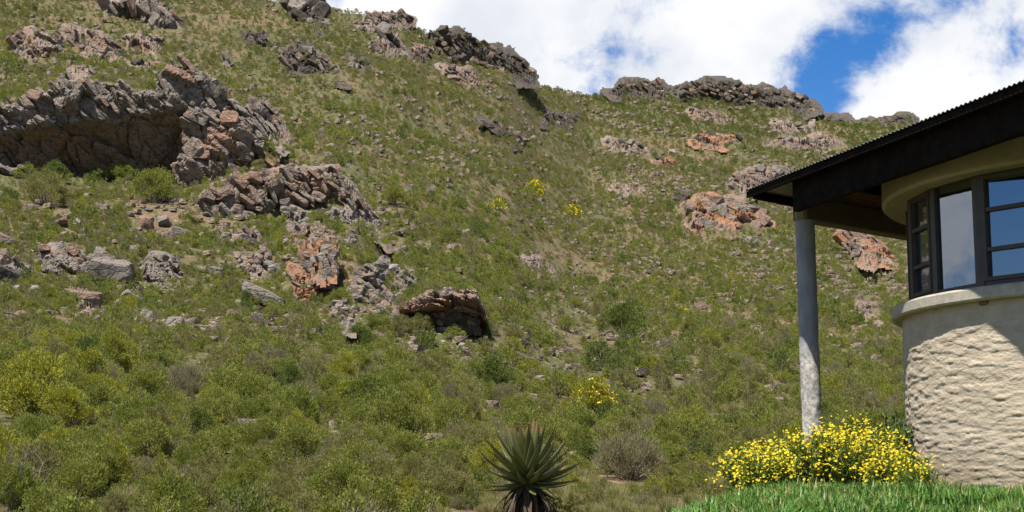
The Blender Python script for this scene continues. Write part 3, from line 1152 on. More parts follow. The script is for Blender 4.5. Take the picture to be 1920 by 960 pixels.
def rock_patch(root, poly, cell_px, mat, dip, seed, surface, thick=.55, steep=.30):
    xs, ys = [q_[0] for q_ in poly], [q_[1] for q_ in poly]
    x0, x1, y0, y1 = min(xs) - 10, max(xs) + 10, min(ys) - 10, max(ys) + 12
    nx, ny = int((x1 - x0) / 16) + 2, int((y1 - y0) / 14) + 2
    gx_, gy_ = np.linspace(x0, x1, nx), np.linspace(y0, y1, ny)
    samp = []
    for x_ in np.linspace(min(xs), max(xs), 9):
        for y_ in np.linspace(min(ys), max(ys), 7):
            if in_poly(x_, y_, poly):
                g_ = surface(x_, y_)
                if g_ is not None:
                    samp.append((x_, y_, np.hypot(g_[0], g_[1])))
    samp = np.array(samp)
    for _ in range(3):
        A_ = np.stack([samp[:, 0] - x0, samp[:, 1] - y0, np.ones(len(samp))], -1)
        cf = np.linalg.lstsq(A_, samp[:, 2], rcond=None)[0]
        res = np.abs(A_ @ cf - samp[:, 2])
        samp = samp[res <= max(1.5, 1.6 * np.median(res))]
    G = np.zeros((ny, nx, 3))
    for i_ in range(nx):
        for j in range(ny):
            d_ = ray(gx_[i_], gy_[j])
            hh_ = math.hypot(d_[0], 1)
            rl = cf[0] * (gx_[i_] - x0) + cf[1] * (gy_[j] - y0) + cf[2]
            if steep < 1:
                lw = .5 * (max(ys) + .5 * (min(ys) + max(ys)))
                e1 = float(edge_dist(np.array(gx_[i_], float), np.array(gy_[j], float), poly))
                sm = float(np.clip((e1 + 4) / 16, 0, 1))
                r_st = cf[0] * (gx_[i_] - x0) + cf[1] * (lw - y0) + cf[2] + steep * cf[1] * (gy_[j] - lw)
                rl = rl * (1 - sm) + r_st * sm
            G[j, i_] = (d_[0] / hh_ * rl, rl / hh_, EYE + d_[2] / hh_ * rl)
    stp = max(1.9, cell_px / 13)
    fx, fy = np.arange(x0, x1, stp), np.arange(y0, y1, stp)
    FX, FY = np.meshgrid(fx, fy)
    u = (FX - x0) / (x1 - x0) * (nx - 1)
    v = (FY - y0) / (y1 - y0) * (ny - 1)
    iu, iv = np.clip(u.astype(int), 0, nx - 2), np.clip(v.astype(int), 0, ny - 2)
    u, v = (u - iu)[..., None], (v - iv)[..., None]
    Pm = (G[iv, iu] * (1 - u) + G[iv, iu + 1] * u) * (1 - v) + (G[iv + 1, iu] * (1 - u) + G[iv + 1, iu + 1] * u) * v
    ed = edge_dist(FX, FY, poly) + 9 * fbm(P3(FX / 26, FY / 26, seed), 3, 7)
    dist = float(np.hypot(Pm[..., 0], Pm[..., 1]).mean())
    cell = cell_px * dist / F
    hw_ = max(7.0, .28 * min(x1 - x0, y1 - y0))
    mask = np.clip(ed / hw_, -.6, 1)
    dsp, rid = fracture(Pm, cell, dip, seed)
    tdir = np.stack([-Pm[..., 0] / dist * .95, -Pm[..., 1] / dist * .95, np.full(FX.shape, .28)], -1)
    hgt = thick * cell * np.sign(mask) * np.abs(mask) ** .6 + dsp * cell * .55 * np.clip(ed / 8 + .35, 0, 1)
    Pm = Pm + tdir * hgt[..., None]
    fcs_ = grid_faces(len(fx), len(fy))
    ok = (ed.ravel()[fcs_] > -9).all(1)
    fcs_ = fcs_[ok][:, ::-1]
    used, inv = np.unique(fcs_, return_inverse=True)
    me_ = np_mesh('rock_face', rel(Pm.reshape(-1, 3)[used], np.array(root.location)), [inv.reshape(-1, 4)], [mat])
    set_cell(me_, rid.ravel()[used])
    obj('rock_face', me_, root)
    cand = np.argwhere(ed > 3)
    if len(cand):
        rq = np.random.default_rng(seed)
        cand = cand[rq.integers(0, len(cand), int(len(cand) * stp * stp / (330 if mat is not M_ROCK_DARK else 110)) + 1)]
        PATCH_PTS.extend(Pm[cand[:, 0], cand[:, 1]])

    def r_fn(x, y):
        lw = .5 * (max(ys) + .5 * (min(ys) + max(ys)))
        return cf[0] * (x - x0) + cf[1] * (lw - y0) + cf[2] + steep * cf[1] * (y - lw)
    return r_fn


def outcrop(label, poly, n, size_px, tone=('grey',), slabby=.5, dip=-0.7, tall=1.0, seed=0, surface=None, flat=False, group=None, root=None, protrude=0.30):
    """a crag broken into separate blocks lying on the slope inside the outline"""
    rg_ = np.random.default_rng(900 + seed)
    OUTCROP_POLYS.append(poly)
    mx_, my_ = np.mean([q_[0] for q_ in poly]), np.mean([q_[1] for q_ in poly])
    given = surface is not None
    surface = surface or (lambda x, y: ground(x, y))
    if root is None:
        b0 = surface(mx_, max(q_[1] for q_ in poly) - 2)
        if b0 is None:
            b0 = ground(mx_, my_ + 20)
        root = thing('rock_outcrop', label, 'rock outcrop', b0, group)
    o0 = np.array(root.location)
    msz = .5 * (size_px[0] + size_px[1])
    user_surface = surface is not None and given
    r_fn = rock_patch(root, poly, msz * .95, {'grey': M_ROCK, 'warm': M_ROCK_WARM, 'dark': M_ROCK_DARK, 'rust': M_ROCK_RUST}[tone[0]], dip, 700 + seed * 3, surface, steep=1.0 if user_surface else .30)
    rs_ = [np.hypot(q_[0], q_[1]) for q_ in (surface(x_, y_) for x_, y_ in poly_points(poly, 12, np.random.default_rng(1))) if q_ is not None]
    r_med = float(np.median(rs_)) if rs_ else 200.0
    n = int(n * .75)
    size_px = (size_px[0] * .5, size_px[1] * .72)
    for (x, y) in poly_points(poly, n, rg_):
        if given:
            g_ = surface(x, y)
        else:
            d_ = ray(x, y)
            hh_ = math.hypot(d_[0], 1)
            rl = r_fn(x, y) - .25 * .5 * (size_px[0] + size_px[1]) * r_med / F
            g_ = np.array([d_[0] / hh_ * rl, rl / hh_, EYE + d_[2] / hh_ * rl])
        dist = np.hypot(g_[0], g_[1])
        sz = rg_.uniform(*size_px) * dist / F
        tn = tone[rg_.integers(0, len(tone))]
        blk, slb = RB[tn]
        sl_ = rg_.uniform() < slabby
        me_ = (slb if sl_ else blk)[rg_.integers(0, 9)]
        view = math.atan2(g_[0], g_[1])
        rot = Euler((rg_.normal() * .25 - .15, dip * -1 + rg_.normal() * .22 if sl_ else rg_.normal() * .35 + .25, 0), 'XYZ').to_matrix()
        rz = Matrix.Rotation(-view + rg_.normal() * .35, 3, 'Z')
        e_ = (rz @ rot).to_euler()
        s3 = np.array([1, 1, tall]) * sz * np.array([rg_.uniform(.9, 1.2), rg_.uniform(.8, 1.2), rg_.uniform(.85, 1.25)])
        pos_ = g_ + np.array([0, 0, sz * (protrude if given else .05)])
        obj('rock_block', me_, root, pos_ - o0, e_, s3)
    return root


# --- the big outcrop with the overhanging cave
RC = STEPS[0][2] - 0.6


def radial(px, py, r):
    d = ray(px, py)
    h = math.hypot(d[0], 1)
    return np.array([d[0] / h * r, r / h, EYE + d[2] / h * r])


cave = thing('rock_outcrop', 'largest grey outcrop with jagged rim over a dark brown cave-like overhang', 'rock outcrop', radial(220, 345, RC))
CO = np.array(cave.location)
pxs = np.linspace(-70, 500, 300)
rim = np.interp(pxs, [-70, 0, 50, 110, 200, 300, 380, 430, 470, 500], [232, 226, 196, 170, 172, 182, 176, 186, 215, 250])
lip = np.interp(pxs, [-70, 0, 70, 120, 200, 280, 340, 400, 450, 500], [246, 248, 246, 232, 226, 218, 214, 226, 262, 290])
base = np.interp(pxs, [-70, 0, 100, 200, 300, 400, 470, 500], [325, 330, 340, 352, 358, 352, 335, 315])
deep = np.interp(pxs, [-70, 0, 50, 100, 200, 330, 365, 400, 500], [.8, .9, 1.3, 2.1, 2.4, 2.2, .8, .1, .0])
V = []
for k, x in enumerate(pxs):
    rows = []
    R1, L1, B1, D1 = rim[k], lip[k], base[k], deep[k]
    prof = [(5.0, R1 - 22), (2.4, R1 - 10), (0.9, R1 - 2), (0.2, R1 + 6), (-0.3, R1 + (L1 - R1) * .4), (-0.75, R1 + (L1 - R1) * .75), (-0.9, L1),
            (-0.55, L1 + 7), (-.2 + D1 * .15, L1 + (B1 - L1) * .16), (D1 * .40, L1 + (B1 - L1) * .36), (D1 * .78, L1 + (B1 - L1) * .64), (D1, B1 - 14), (D1 * .8, B1 + 4), (-0.5, B1 + 40)]
    pv = np.linspace(0, len(prof) - 1, 150)
    oo = np.interp(pv, range(len(prof)), [q_[0] for q_ in prof])
    yy_ = np.interp(pv, range(len(prof)), [q_[1] for q_ in prof])
    for o_r, y_ in zip(oo, yy_):
        rows.append(radial(x, y_, RC) + np.array([0, o_r, 0]))
    V.append(rows)
V = np.array(V)                                    # (nu, nv, 3)
dsp, rid = fracture(V, 1.25, -.80, 81, 2.2)
big_, _ = fracture(V, 3.4, -.80, 85, 2.0)
V[..., 1] -= .55 * dsp + .55 * big_
V[..., 2] += .25 * dsp
V = V.transpose(1, 0, 2)                            # rows = profile
nv_, nu_ = V.shape[:2]
rid = rid.transpose(1, 0)
fcs = grid_faces(nu_, nv_)
rowi = fcs[:, 0] // nu_
mi = np.where((rowi > 76) & (rowi < 142), 1, 0)
me = np_mesh('cliff_face', rel(V.reshape(-1, 3), CO), [fcs], [M_ROCK, M_CAVE], mi)
set_cell(me, rid)
obj('cliff_face', me, cave)
surf = lambda off: (lambda x, y: radial(x, y, RC) + np.array([0, off, 0]))
outcrop('', [(-30, 205), (60, 188), (120, 160), (205, 162), (300, 172), (345, 178), (345, 205), (230, 215), (100, 226), (-30, 240)], 60, (24, 46),
        ('grey', 'grey', 'grey', 'warm'), .85, -.85, 1.0, 1, surf(-0.5), root=cave)
outcrop('', [(300, 140), (330, 120), (400, 150), (425, 190), (400, 215), (340, 212), (310, 180)], 22, (34, 60), ('grey',), .7, -.85, 1.1, 2, surf(0.1), root=cave)
outcrop('', [(345, 225), (400, 215), (455, 230), (478, 290), (440, 335), (350, 350), (330, 310), (362, 280)], 34, (28, 54), ('warm', 'warm', 'grey'), .25, -.6, 1.1, 3, surf(-0.9), root=cave)
outcrop('', [(475, 185), (505, 195), (552, 272), (530, 282), (490, 245), (465, 215)], 20, (24, 44), ('grey', 'warm'), .9, -.95, 1.0, 4, root=cave)
outcrop('', [(-20, 312), (45, 315), (50, 345), (-20, 345)], 8, (18, 34), ('grey',), .5, -.3, 1.0, 6, surf(-0.4), root=cave)

outcrop('long tilted pinkish-grey slab outcrop split into blocks, just below the cave outcrop',
        [(372, 375), (440, 345), (520, 322), (590, 312), (632, 318), (640, 345), (600, 372), (540, 385), (470, 400), (450, 425), (400, 430), (375, 405)],
        64, (26, 50), ('warm', 'grey', 'grey'), .8, -.85, 1.0, 10)
outcrop('narrow broken rock rib running down from the right end of the tilted slab', [(630, 320), (660, 345), (690, 385), (765, 460), (740, 462), (670, 410), (640, 360)],
        26, (16, 34), ('grey', 'warm'), .7, -.9, 1.0, 11)
outcrop('rounded grey boulder cluster under the tilted slab', [(535, 395), (575, 388), (590, 420), (575, 440), (540, 430)], 12, (24, 42), ('grey', 'warm'), .2, -.5, 1, 12)
outcrop('low dark rock shelf beside the rock rib', [(610, 395), (675, 388), (678, 415), (620, 418)], 9, (28, 46), ('grey',), .4, -.1, .9, 13)
outcrop('standing wedge of orange and grey rock in the middle of the scree', [(565, 465), (600, 450), (635, 470), (630, 520), (605, 530), (575, 500)], 16, (34, 62), ('rust', 'grey'), .7, -1.05, 1.3, 14)
outcrop('orange broken rubble at the foot of the standing wedge', [(545, 500), (600, 525), (615, 560), (580, 590), (550, 560)], 22, (14, 30), ('rust',), .4, -.4, 1, 15)
outcrop('grey and orange ledge between the wedge and the dark overhanging rock', [(665, 510), (715, 485), (725, 520), (705, 560), (690, 600), (655, 580)], 20, (24, 46), ('grey', 'warm', 'warm'), .6, -.8, 1.1, 16)
outcrop('weathered grey rocks on top beside the overhanging rock', [(740, 505), (775, 510), (790, 545), (760, 560), (740, 545)], 10, (22, 40), ('grey',), .5, -.6, 1.1, 17)

# --- overhanging rock low on the slope
RO = STEPS[2][2] - 0.5
over = thing('rock_outcrop', 'dark brown overhanging rock shading a hollow, low in the middle of the slope', 'rock outcrop', radial(835, 612, RO))
OO = np.array(over.location)
pxs = np.linspace(752, 912, 110)
topy = np.interp(pxs, [752, 765, 790, 830, 870, 895, 912], [582, 564, 552, 546, 543, 553, 590])
lipy = np.interp(pxs, [752, 790, 830, 870, 900, 912], [594, 586, 583, 581, 588, 600])
V = []
for k, x in enumerate(pxs):
    dd_ = 1.5 * float(np.clip((x - 760) / 25, 0, 1))
    prof = [(2.5, topy[k] - 8), (0.5, topy[k]), (-.5, topy[k] + 8), (-.8, lipy[k]), (dd_ * .15, lipy[k] + 5), (dd_ * .55, lipy[k] + 20), (dd_ * .75, 610), (dd_ * .6, 622), (-.3, 650)]
    pv = np.linspace(0, len(prof) - 1, 72)
    oo = np.interp(pv, range(len(prof)), [q_[0] for q_ in prof])
    yy_ = np.interp(pv, range(len(prof)), [q_[1] for q_ in prof])
    V.append([radial(x, y_, RO) + np.array([0, o_r, 0]) for o_r, y_ in zip(oo, yy_)])
V = np.array(V)
n_ = fbm(V * np.array([1.1, 1.1, 2.6]), 4, 91)
dsp, rid = fracture(V, .62, -.35, 91)
V[..., 1] -= .18 * n_ + .42 * dsp
V[..., 2] += .10 * n_ + .10 * dsp
V = V.transpose(1, 0, 2)
fcs = grid_faces(V.shape[1], V.shape[0])
rowi = fcs[:, 0] // V.shape[1]
obj('cliff_face', np_mesh('overhang_face', rel(V.reshape(-1, 3), OO), [fcs], [M_ROCK, M_CAVE], np.where(rowi > 22, 1, 0)), over)
surf2 = lambda x, y: radial(x, y, RO) + np.array([0, -.15, 0])
outcrop('', [(778, 566), (800, 556), (865, 549), (890, 558), (888, 570), (840, 568), (785, 576)], 20, (14, 28), ('warm', 'warm', 'dark', 'grey'), .5, -.3, 1, 18, surf2, root=over)
outcrop('', [(765, 590), (900, 592), (898, 612), (770, 612)], 16, (16, 30), ('dark', 'rust'), .3, -.3, 1, 19, surf2, root=over)

# --- crags higher up
G_UP = None
outcrop('broken brown crag at the upper end of the slope, on the picture\'s left border', [(15, 70), (60, 52), (110, 58), (125, 105), (60, 120), (20, 105)], 26, (18, 36), ('warm', 'dark'), .7, -.8, 1, 20)
outcrop('small tilted reddish ledges just above the cave rim', [(120, 50), (200, 62), (235, 110), (190, 120), (130, 80)], 22, (14, 30), ('warm', 'grey'), .7, -.6, 1, 21)
outcrop('steep grey slabs leaning to the right at the upper picture edge', [(180, 0), (270, -10), (330, 30), (342, 70), (300, 60), (250, 20), (200, 22)], 30, (22, 46), ('grey', 'grey', 'warm'), .9, -.95, 1.1, 22)
outcrop('narrow leaning slab in grass right of the cave rim', [(408, 100), (430, 108), (442, 130), (425, 128)], 6, (14, 28), ('grey',), .8, -.9, 1, 23)
outcrop('dark grey pinnacle crag on the left skyline', [(535, 0), (590, -12), (612, 25), (612, 62), (570, 45), (540, 20)], 24, (24, 46), ('dark', 'grey'), .4, -.5, 1.4, 24)
outcrop('rough brown crag below the skyline pinnacle', [(525, 90), (560, 75), (600, 100), (645, 140), (650, 158), (600, 140), (530, 125)], 36, (15, 30), ('dark', 'warm', 'grey'), .5, -.8, 1.1, 25)
outcrop('grey buttress with a sharp shadowed edge below the flat skyline', [(690, 85), (720, 55), (745, 70), (768, 108), (735, 110), (695, 105)], 22, (20, 42), ('grey', 'dark'), .6, -.9, 1.2, 26)
outcrop('reddish skyline ledge over the grey buttress', [(660, 40), (740, 22), (775, 35), (768, 60), (720, 52), (670, 58)], 24, (16, 32), ('warm', 'dark'), .4, -.4, 1, 27)
outcrop('small red ledge beside the grey buttress', [(770, 95), (800, 85), (820, 100), (800, 112), (772, 110)], 9, (16, 28), ('warm', 'dark'), .4, -.4, 1, 28)
outcrop('long dark crag stepping down the left skyline', [(800, 58), (850, 56), (900, 78), (950, 96), (995, 128), (1008, 152), (960, 150), (900, 120), (850, 112), (830, 85)], 70, (12, 26), ('dark', 'dark', 'warm'), .35, -.5, 1.2, 29)
outcrop('pinkish broken patch of rock under the stepped skyline crag', [(820, 122), (880, 125), (905, 160), (880, 170), (830, 140)], 20, (12, 24), ('warm',), .4, -.4, 1, 30)
outcrop('short row of dark boulders alone on the open upper slope', [(900, 225), (930, 228), (985, 255), (975, 270), (930, 245)], 14, (12, 26), ('dark', 'warm'), .3, -.4, 1, 31)
outcrop('low dark crag left of the middle skyline', [(1135, 168), (1170, 150), (1235, 152), (1250, 188), (1200, 185), (1150, 178)], 40, (9, 20), ('dark', 'warm'), .3, -.3, 1.1, 32)
outcrop('wide rugged brown crag along the middle skyline', [(1262, 172), (1320, 152), (1345, 150), (1395, 160), (1440, 166), (1500, 180), (1538, 208), (1500, 216), (1420, 200), (1330, 180), (1270, 186)], 110, (9, 21), ('dark', 'warm', 'dark'), .3, -.4, 1.15, 33)
outcrop('low skyline rocks just above the roof edge', [(1645, 222), (1690, 217), (1715, 228), (1680, 236), (1650, 232)], 14, (9, 16), ('dark',), .3, -.3, 1, 34)
outcrop('red and black rock ledge on the upper slope left of the roof corner', [(1295, 258), (1330, 252), (1388, 256), (1388, 272), (1320, 272)], 16, (14, 28), ('rust', 'rust', 'dark'), .3, -.3, 1, 35)
outcrop('small isolated red ledge in grass beside the red and black ledge', [(1215, 300), (1250, 292), (1270, 305), (1255, 318), (1222, 312)], 9, (14, 28), ('rust', 'dark'), .3, -.2, 1, 36)
outcrop('pale scree ledge partly hidden behind the roof edge', [(1430, 262), (1540, 250), (1590, 262), (1590, 282), (1500, 280), (1440, 276)], 26, (12, 24), ('warm', 'grey'), .4, -.3, 1, 37)
outcrop('pinkish outcrop right behind the roof corner', [(1372, 330), (1410, 315), (1480, 318), (1470, 345), (1400, 372), (1375, 360)], 26, (18, 34), ('warm', 'grey'), .5, -.5, 1, 38)
outcrop('large pink and grey outcrop left of the column top', [(1285, 385), (1330, 365), (1390, 375), (1430, 395), (1445, 420), (1400, 432), (1310, 432), (1290, 410)], 40, (24, 46), ('rust', 'warm', 'grey'), .3, -.5, 1.1, 39)
outcrop('small dark boulders beside the pink outcrop', [(1258, 362), (1285, 355), (1295, 385), (1270, 388)], 7, (16, 28), ('dark', 'warm'), .3, -.3, 1, 40)
outcrop('orange-pink slabs seen under the plastered beam', [(1560, 432), (1605, 435), (1660, 460), (1685, 500), (1640, 495), (1590, 470)], 28, (22, 42), ('rust', 'warm'), .6, -.6, 1, 41)
outcrop('reddish flat stones on bare earth in the middle of the slope', [(975, 470), (1010, 480), (1050, 520), (1010, 530), (980, 500)], 12, (8, 16), ('warm',), .6, -.1, .8, 42)

outcrop('grey-brown rubble ledge right of the round grey boulder', [(255, 490), (330, 480), (345, 520), (310, 545), (270, 530)], 20, (16, 34), ('grey', 'warm'), 0.4, -.7, 1.1, 60)
outcrop('tight cluster of stones around the two-tone boulder on the left', [(62, 470), (100, 458), (160, 470), (172, 505), (140, 528), (85, 515)], 20, (18, 38), ('grey', 'warm', 'grey'), 0.4, -.7, 1.1, 61)
outcrop('dark broken ledge touching the left border below the pale standing slab', [(-10, 500), (50, 488), (62, 525), (25, 548), (-10, 545)], 14, (18, 36), ('grey', 'dark'), 0.5, -.7, 1.1, 62)
outcrop('brown broken ledge below the round grey boulder', [(125, 538), (172, 545), (200, 585), (165, 592), (130, 572)], 14, (18, 36), ('warm', 'grey'), 0.6, -.7, 1.1, 63)
outcrop('flat stacked brown slabs under the left end of the tilted slab', [(420, 442), (475, 432), (505, 458), (445, 470)], 12, (18, 36), ('warm', 'grey'), 0.9, -.7, 1.1, 64)
outcrop('pinkish stony patch between the flat brown slabs and the flat pale boulder', [(438, 482), (500, 472), (512, 518), (462, 526)], 18, (14, 28), ('warm', 'grey'), 0.3, -.7, 1.1, 65)
outcrop('pale broken rocks on top of the standing wedge', [(545, 445), (560, 425), (600, 420), (640, 452), (600, 464)], 16, (16, 32), ('warm', 'grey'), 0.4, -.7, 1.1, 66)
outcrop('small upright pale rocks just right of the standing wedge', [(640, 440), (668, 432), (674, 470), (648, 478)], 9, (18, 34), ('warm', 'grey'), 0.3, -.7, 1.1, 67)
outcrop('rusty ledge with a dark hollow left of the dark overhanging rock', [(692, 556), (735, 546), (752, 580), (705, 588)], 14, (20, 40), ('warm', 'dark'), 0.4, -.7, 1.1, 68)
outcrop('loose grey stones below the orange rubble', [(612, 565), (648, 562), (660, 620), (628, 606)], 12, (12, 26), ('grey', 'warm'), 0.3, -.7, 1.1, 69)
outcrop('reddish ledge between the leaning upper slabs and the cave rim', [(232, 62), (300, 72), (296, 108), (240, 102)], 16, (14, 28), ('warm', 'grey'), 0.8, -.7, 1.1, 70)
outcrop('grey-brown humped boulders in the grass above the cave rim', [(168, 98), (235, 96), (238, 124), (182, 122)], 12, (16, 32), ('dark', 'warm'), 0.3, -.7, 1.1, 71)
outcrop('low pale stones above the left part of the cave rim', [(118, 126), (178, 128), (172, 150), (124, 148)], 9, (12, 24), ('warm', 'grey'), 0.4, -.7, 1.1, 72)
outcrop('small brown block ledge above the middle of the cave rim', [(242, 116), (290, 118), (286, 140), (248, 138)], 8, (14, 26), ('warm', 'dark'), 0.4, -.7, 1.1, 73)
outcrop('brown ledges on the slope left of the skyline pinnacle', [(455, 60), (500, 68), (522, 98), (480, 92)], 12, (12, 26), ('dark', 'warm'), 0.6, -.7, 1.1, 74)
outcrop('brown rocks running under the grey buttress to the stepped crag', [(650, 100), (690, 110), (700, 135), (660, 128)], 10, (12, 24), ('dark', 'grey'), 0.4, -.7, 1.1, 75)
outcrop('reddish ledges under the middle skyline, left part', [(1130, 262), (1200, 268), (1215, 292), (1150, 290)], 14, (9, 19), ('warm', 'dark'), 0.3, -.7, 1.1, 76)
outcrop('tan broken stones just under the wide skyline crag', [(1290, 205), (1365, 212), (1360, 232), (1300, 226)], 14, (9, 18), ('warm', 'dark'), 0.3, -.7, 1.1, 77)
outcrop('tan and brown stones under the right end of the wide skyline crag', [(1440, 225), (1520, 232), (1515, 250), (1450, 244)], 14, (9, 18), ('warm', 'dark'), 0.3, -.7, 1.1, 78)
outcrop('dark low rocks along the skyline between the wide crag and the roof', [(1545, 219), (1590, 221), (1642, 226), (1640, 233), (1548, 229)], 12, (7, 13), ('dark', 'dark'), 0.3, -.7, 1.1, 79)
outcrop('reddish stones in grass left of the large pink and grey outcrop', [(1150, 345), (1190, 340), (1200, 358), (1160, 362)], 8, (9, 18), ('warm', 'grey'), 0.3, -.7, 1.1, 80)
outcrop('brown broken rock strip in the middle of the upper slope', [(1020, 205), (1080, 220), (1070, 240), (1025, 228)], 12, (9, 18), ('dark', 'warm'), 0.3, -.7, 1.1, 81)
outcrop('scattered pinkish rocks right of the column, half way down', [(1600, 560), (1650, 570), (1655, 600), (1610, 590)], 8, (10, 20), ('warm', 'grey'), 0.3, -.7, 1.1, 82)

# ------------------------------------------------------------------ label helper
LAND = [(220, 250, 'the cave outcrop'), (500, 370, 'the long tilted slab'), (605, 490, 'the standing rock wedge'), (835, 575, 'the dark overhanging rock'),
        (1112, 740, 'the golden bush'), (990, 870, 'the aloe'), (1518, 600, 'the column'), (1540, 850, 'the yellow daisies'), (1370, 400, 'the pink outcrop'),
        (945, 245, 'the lone row of dark boulders'), (730, 85, 'the grey buttress'), (1075, 395, 'the yellow flower clump'), (210, 510, 'the round grey boulder'),
        (490, 556, 'the flat pale boulder'), (125, 688, 'the small grey stone in shade'), (1170, 605, 'the dark broad bush'), (690, 640, 'the twin dark bushes'),
        (40, 900, 'the bare shrub'), (80, 740, 'the big golden thicket'), (1620, 470, 'the slabs under the beam'), (700, 430, 'the rock rib'),
        (260, 50, 'the leaning upper slabs'), (320, 900, 'the bottom edge'), (560, 780, 'the fallen grey branch'), (1240, 305, 'the isolated red ledge'), (760, 740, 'the pale stone slab')]
ORD = ['nearest', 'second nearest', 'third nearest', 'fourth nearest', 'fifth nearest', 'sixth nearest', 'seventh nearest', 'eighth nearest', 'ninth nearest', 'tenth nearest',
       'eleventh nearest', 'twelfth nearest', 'thirteenth nearest', 'fourteenth nearest', 'fifteenth nearest', 'sixteenth nearest', 'seventeenth nearest', 'eighteenth nearest']


def label_all(items):
    """items: list of (object, px, py, description). Gives each a label of its own from its look and its nearest landmark"""
    groups = {}
    for it in items:
        o, x, y, desc = it
        dist = [math.hypot(x - lx, (y - ly) * 1.3) for lx, ly, _ in LAND]
        k = int(np.argmin(dist))
        lx, ly, ln_ = LAND[k]
        dx, dy = x - lx, y - ly
        if abs(dy) * 1.2 > abs(dx):
            rel_ = 'upslope from' if dy < 0 else 'downslope from'
        else:
            rel_ = 'to the left of' if dx < 0 else 'to the right of'
        groups.setdefault((desc, rel_, ln_), []).append((dist[k], o))
    for (desc, rel_, ln_), lst in groups.items():
        lst.sort(key=lambda q_: q_[0])
        for i_, (_, o) in enumerate(lst):
            if len(lst) == 1:
                o['label'] = '%s %s %s' % (desc, rel_, ln_)
            else:
                o['label'] = '%s %s %s, %s' % (desc, rel_, ln_, ORD[min(i_, len(ORD) - 1)])


# ------------------------------------------------------------------ single boulders
BOULD = []
named = [(210, 510, 66, 'grey', 'block', 'round cracked grey boulder with an orange shaded underside, standing free in the scrub'),
         (112, 482, 46, 'grey', 'block', 'tilted two-tone grey boulder in the left group of stones'),
         (88, 466, 40, 'grey', 'slab', 'flat grey stone leaning behind the tilted two-tone boulder'),
         (138, 498, 30, 'warm', 'block', 'small brown stone propped against the tilted two-tone boulder'),
         (22, 450, 62, 'warm', 'slab', 'pale orange slab standing on edge by the left border'),
         (12, 520, 48, 'dark', 'block', 'dark split boulder on the left border'),
         (45, 508, 28, 'grey', 'block', 'pale small block above the dark split boulder'),
         (150, 555, 58, 'warm', 'slab', 'brown slab tipped into green bushes below the round boulder'),
         (300, 490, 48, 'grey', 'block', 'rough grey-orange boulder right of the round boulder'),
         (495, 556, 70, 'grey', 'slab', 'flat pale boulder with a dark hollow under it'),
         (521, 568, 22, 'grey', 'block', 'small light grey stone touching the flat pale boulder'),
         (495, 600, 36, 'dark', 'slab', 'dark low rock under the flat pale boulder'),
         (125, 688, 30, 'grey', 'block', 'small dark grey stone in the shade of a bush on the left'),
         (270, 450, 30, 'grey', 'slab', 'pale striped slab lying in scrub under the long tilted slab'),
         (340, 434, 36, 'grey', 'slab', 'long thin pale stone lying flat in the scrub'),
         (470, 450, 44, 'warm', 'slab', 'flat brown slab beneath the tilted outcrop'),
         (440, 505, 20, 'grey', 'block', 'rounded pale stone in a stony gap'),
         (765, 740, 44, 'grey', 'slab', 'long grey slab lying in low scrub in the lower middle'),
         (808, 664, 18, 'grey', 'block', 'white stone below the overhanging rock'),
         (590, 720, 28, 'grey', 'slab', 'grey flat stone between olive bushes in the lower middle'),
         (738, 848, 18, 'grey', 'block', 'pale loaf-shaped stone among dry bushes near the bottom'),
         (993, 750, 30, 'warm', 'block', 'reddish-brown stone half buried right above the aloe'),
         (1115, 577, 22, 'grey', 'slab', 'bright pale stone on the bare strip of the middle slope'),
         (1035, 562, 22, 'grey', 'block', 'round grey stone pair member on the middle slope'),
         (1320, 700, 20, 'grey', 'slab', 'white flake of stone on the open slope left of the column')]
for k, (x, y, sp_, tone, form, lab) in enumerate(named):
    g_ = ground(x, y + sp_ * .3)
    rg_ = np.random.default_rng(2000 + k)
    s_ = sp_ * np.hypot(g_[0], g_[1]) / F * 1.15
    me_ = RB[tone][0 if form == 'block' else 1][rg_.integers(0, 9)]
    o = obj('boulder', me_, None, g_ + np.array([0, 0, s_ * .16]), (rg_.normal() * .2, rg_.normal() * .2 + .25, rg_.uniform(-.6, .6)), np.array([1, 1, 1.3]) * s_)
    tag(o, lab, 'boulder', 'single boulders on the slope')
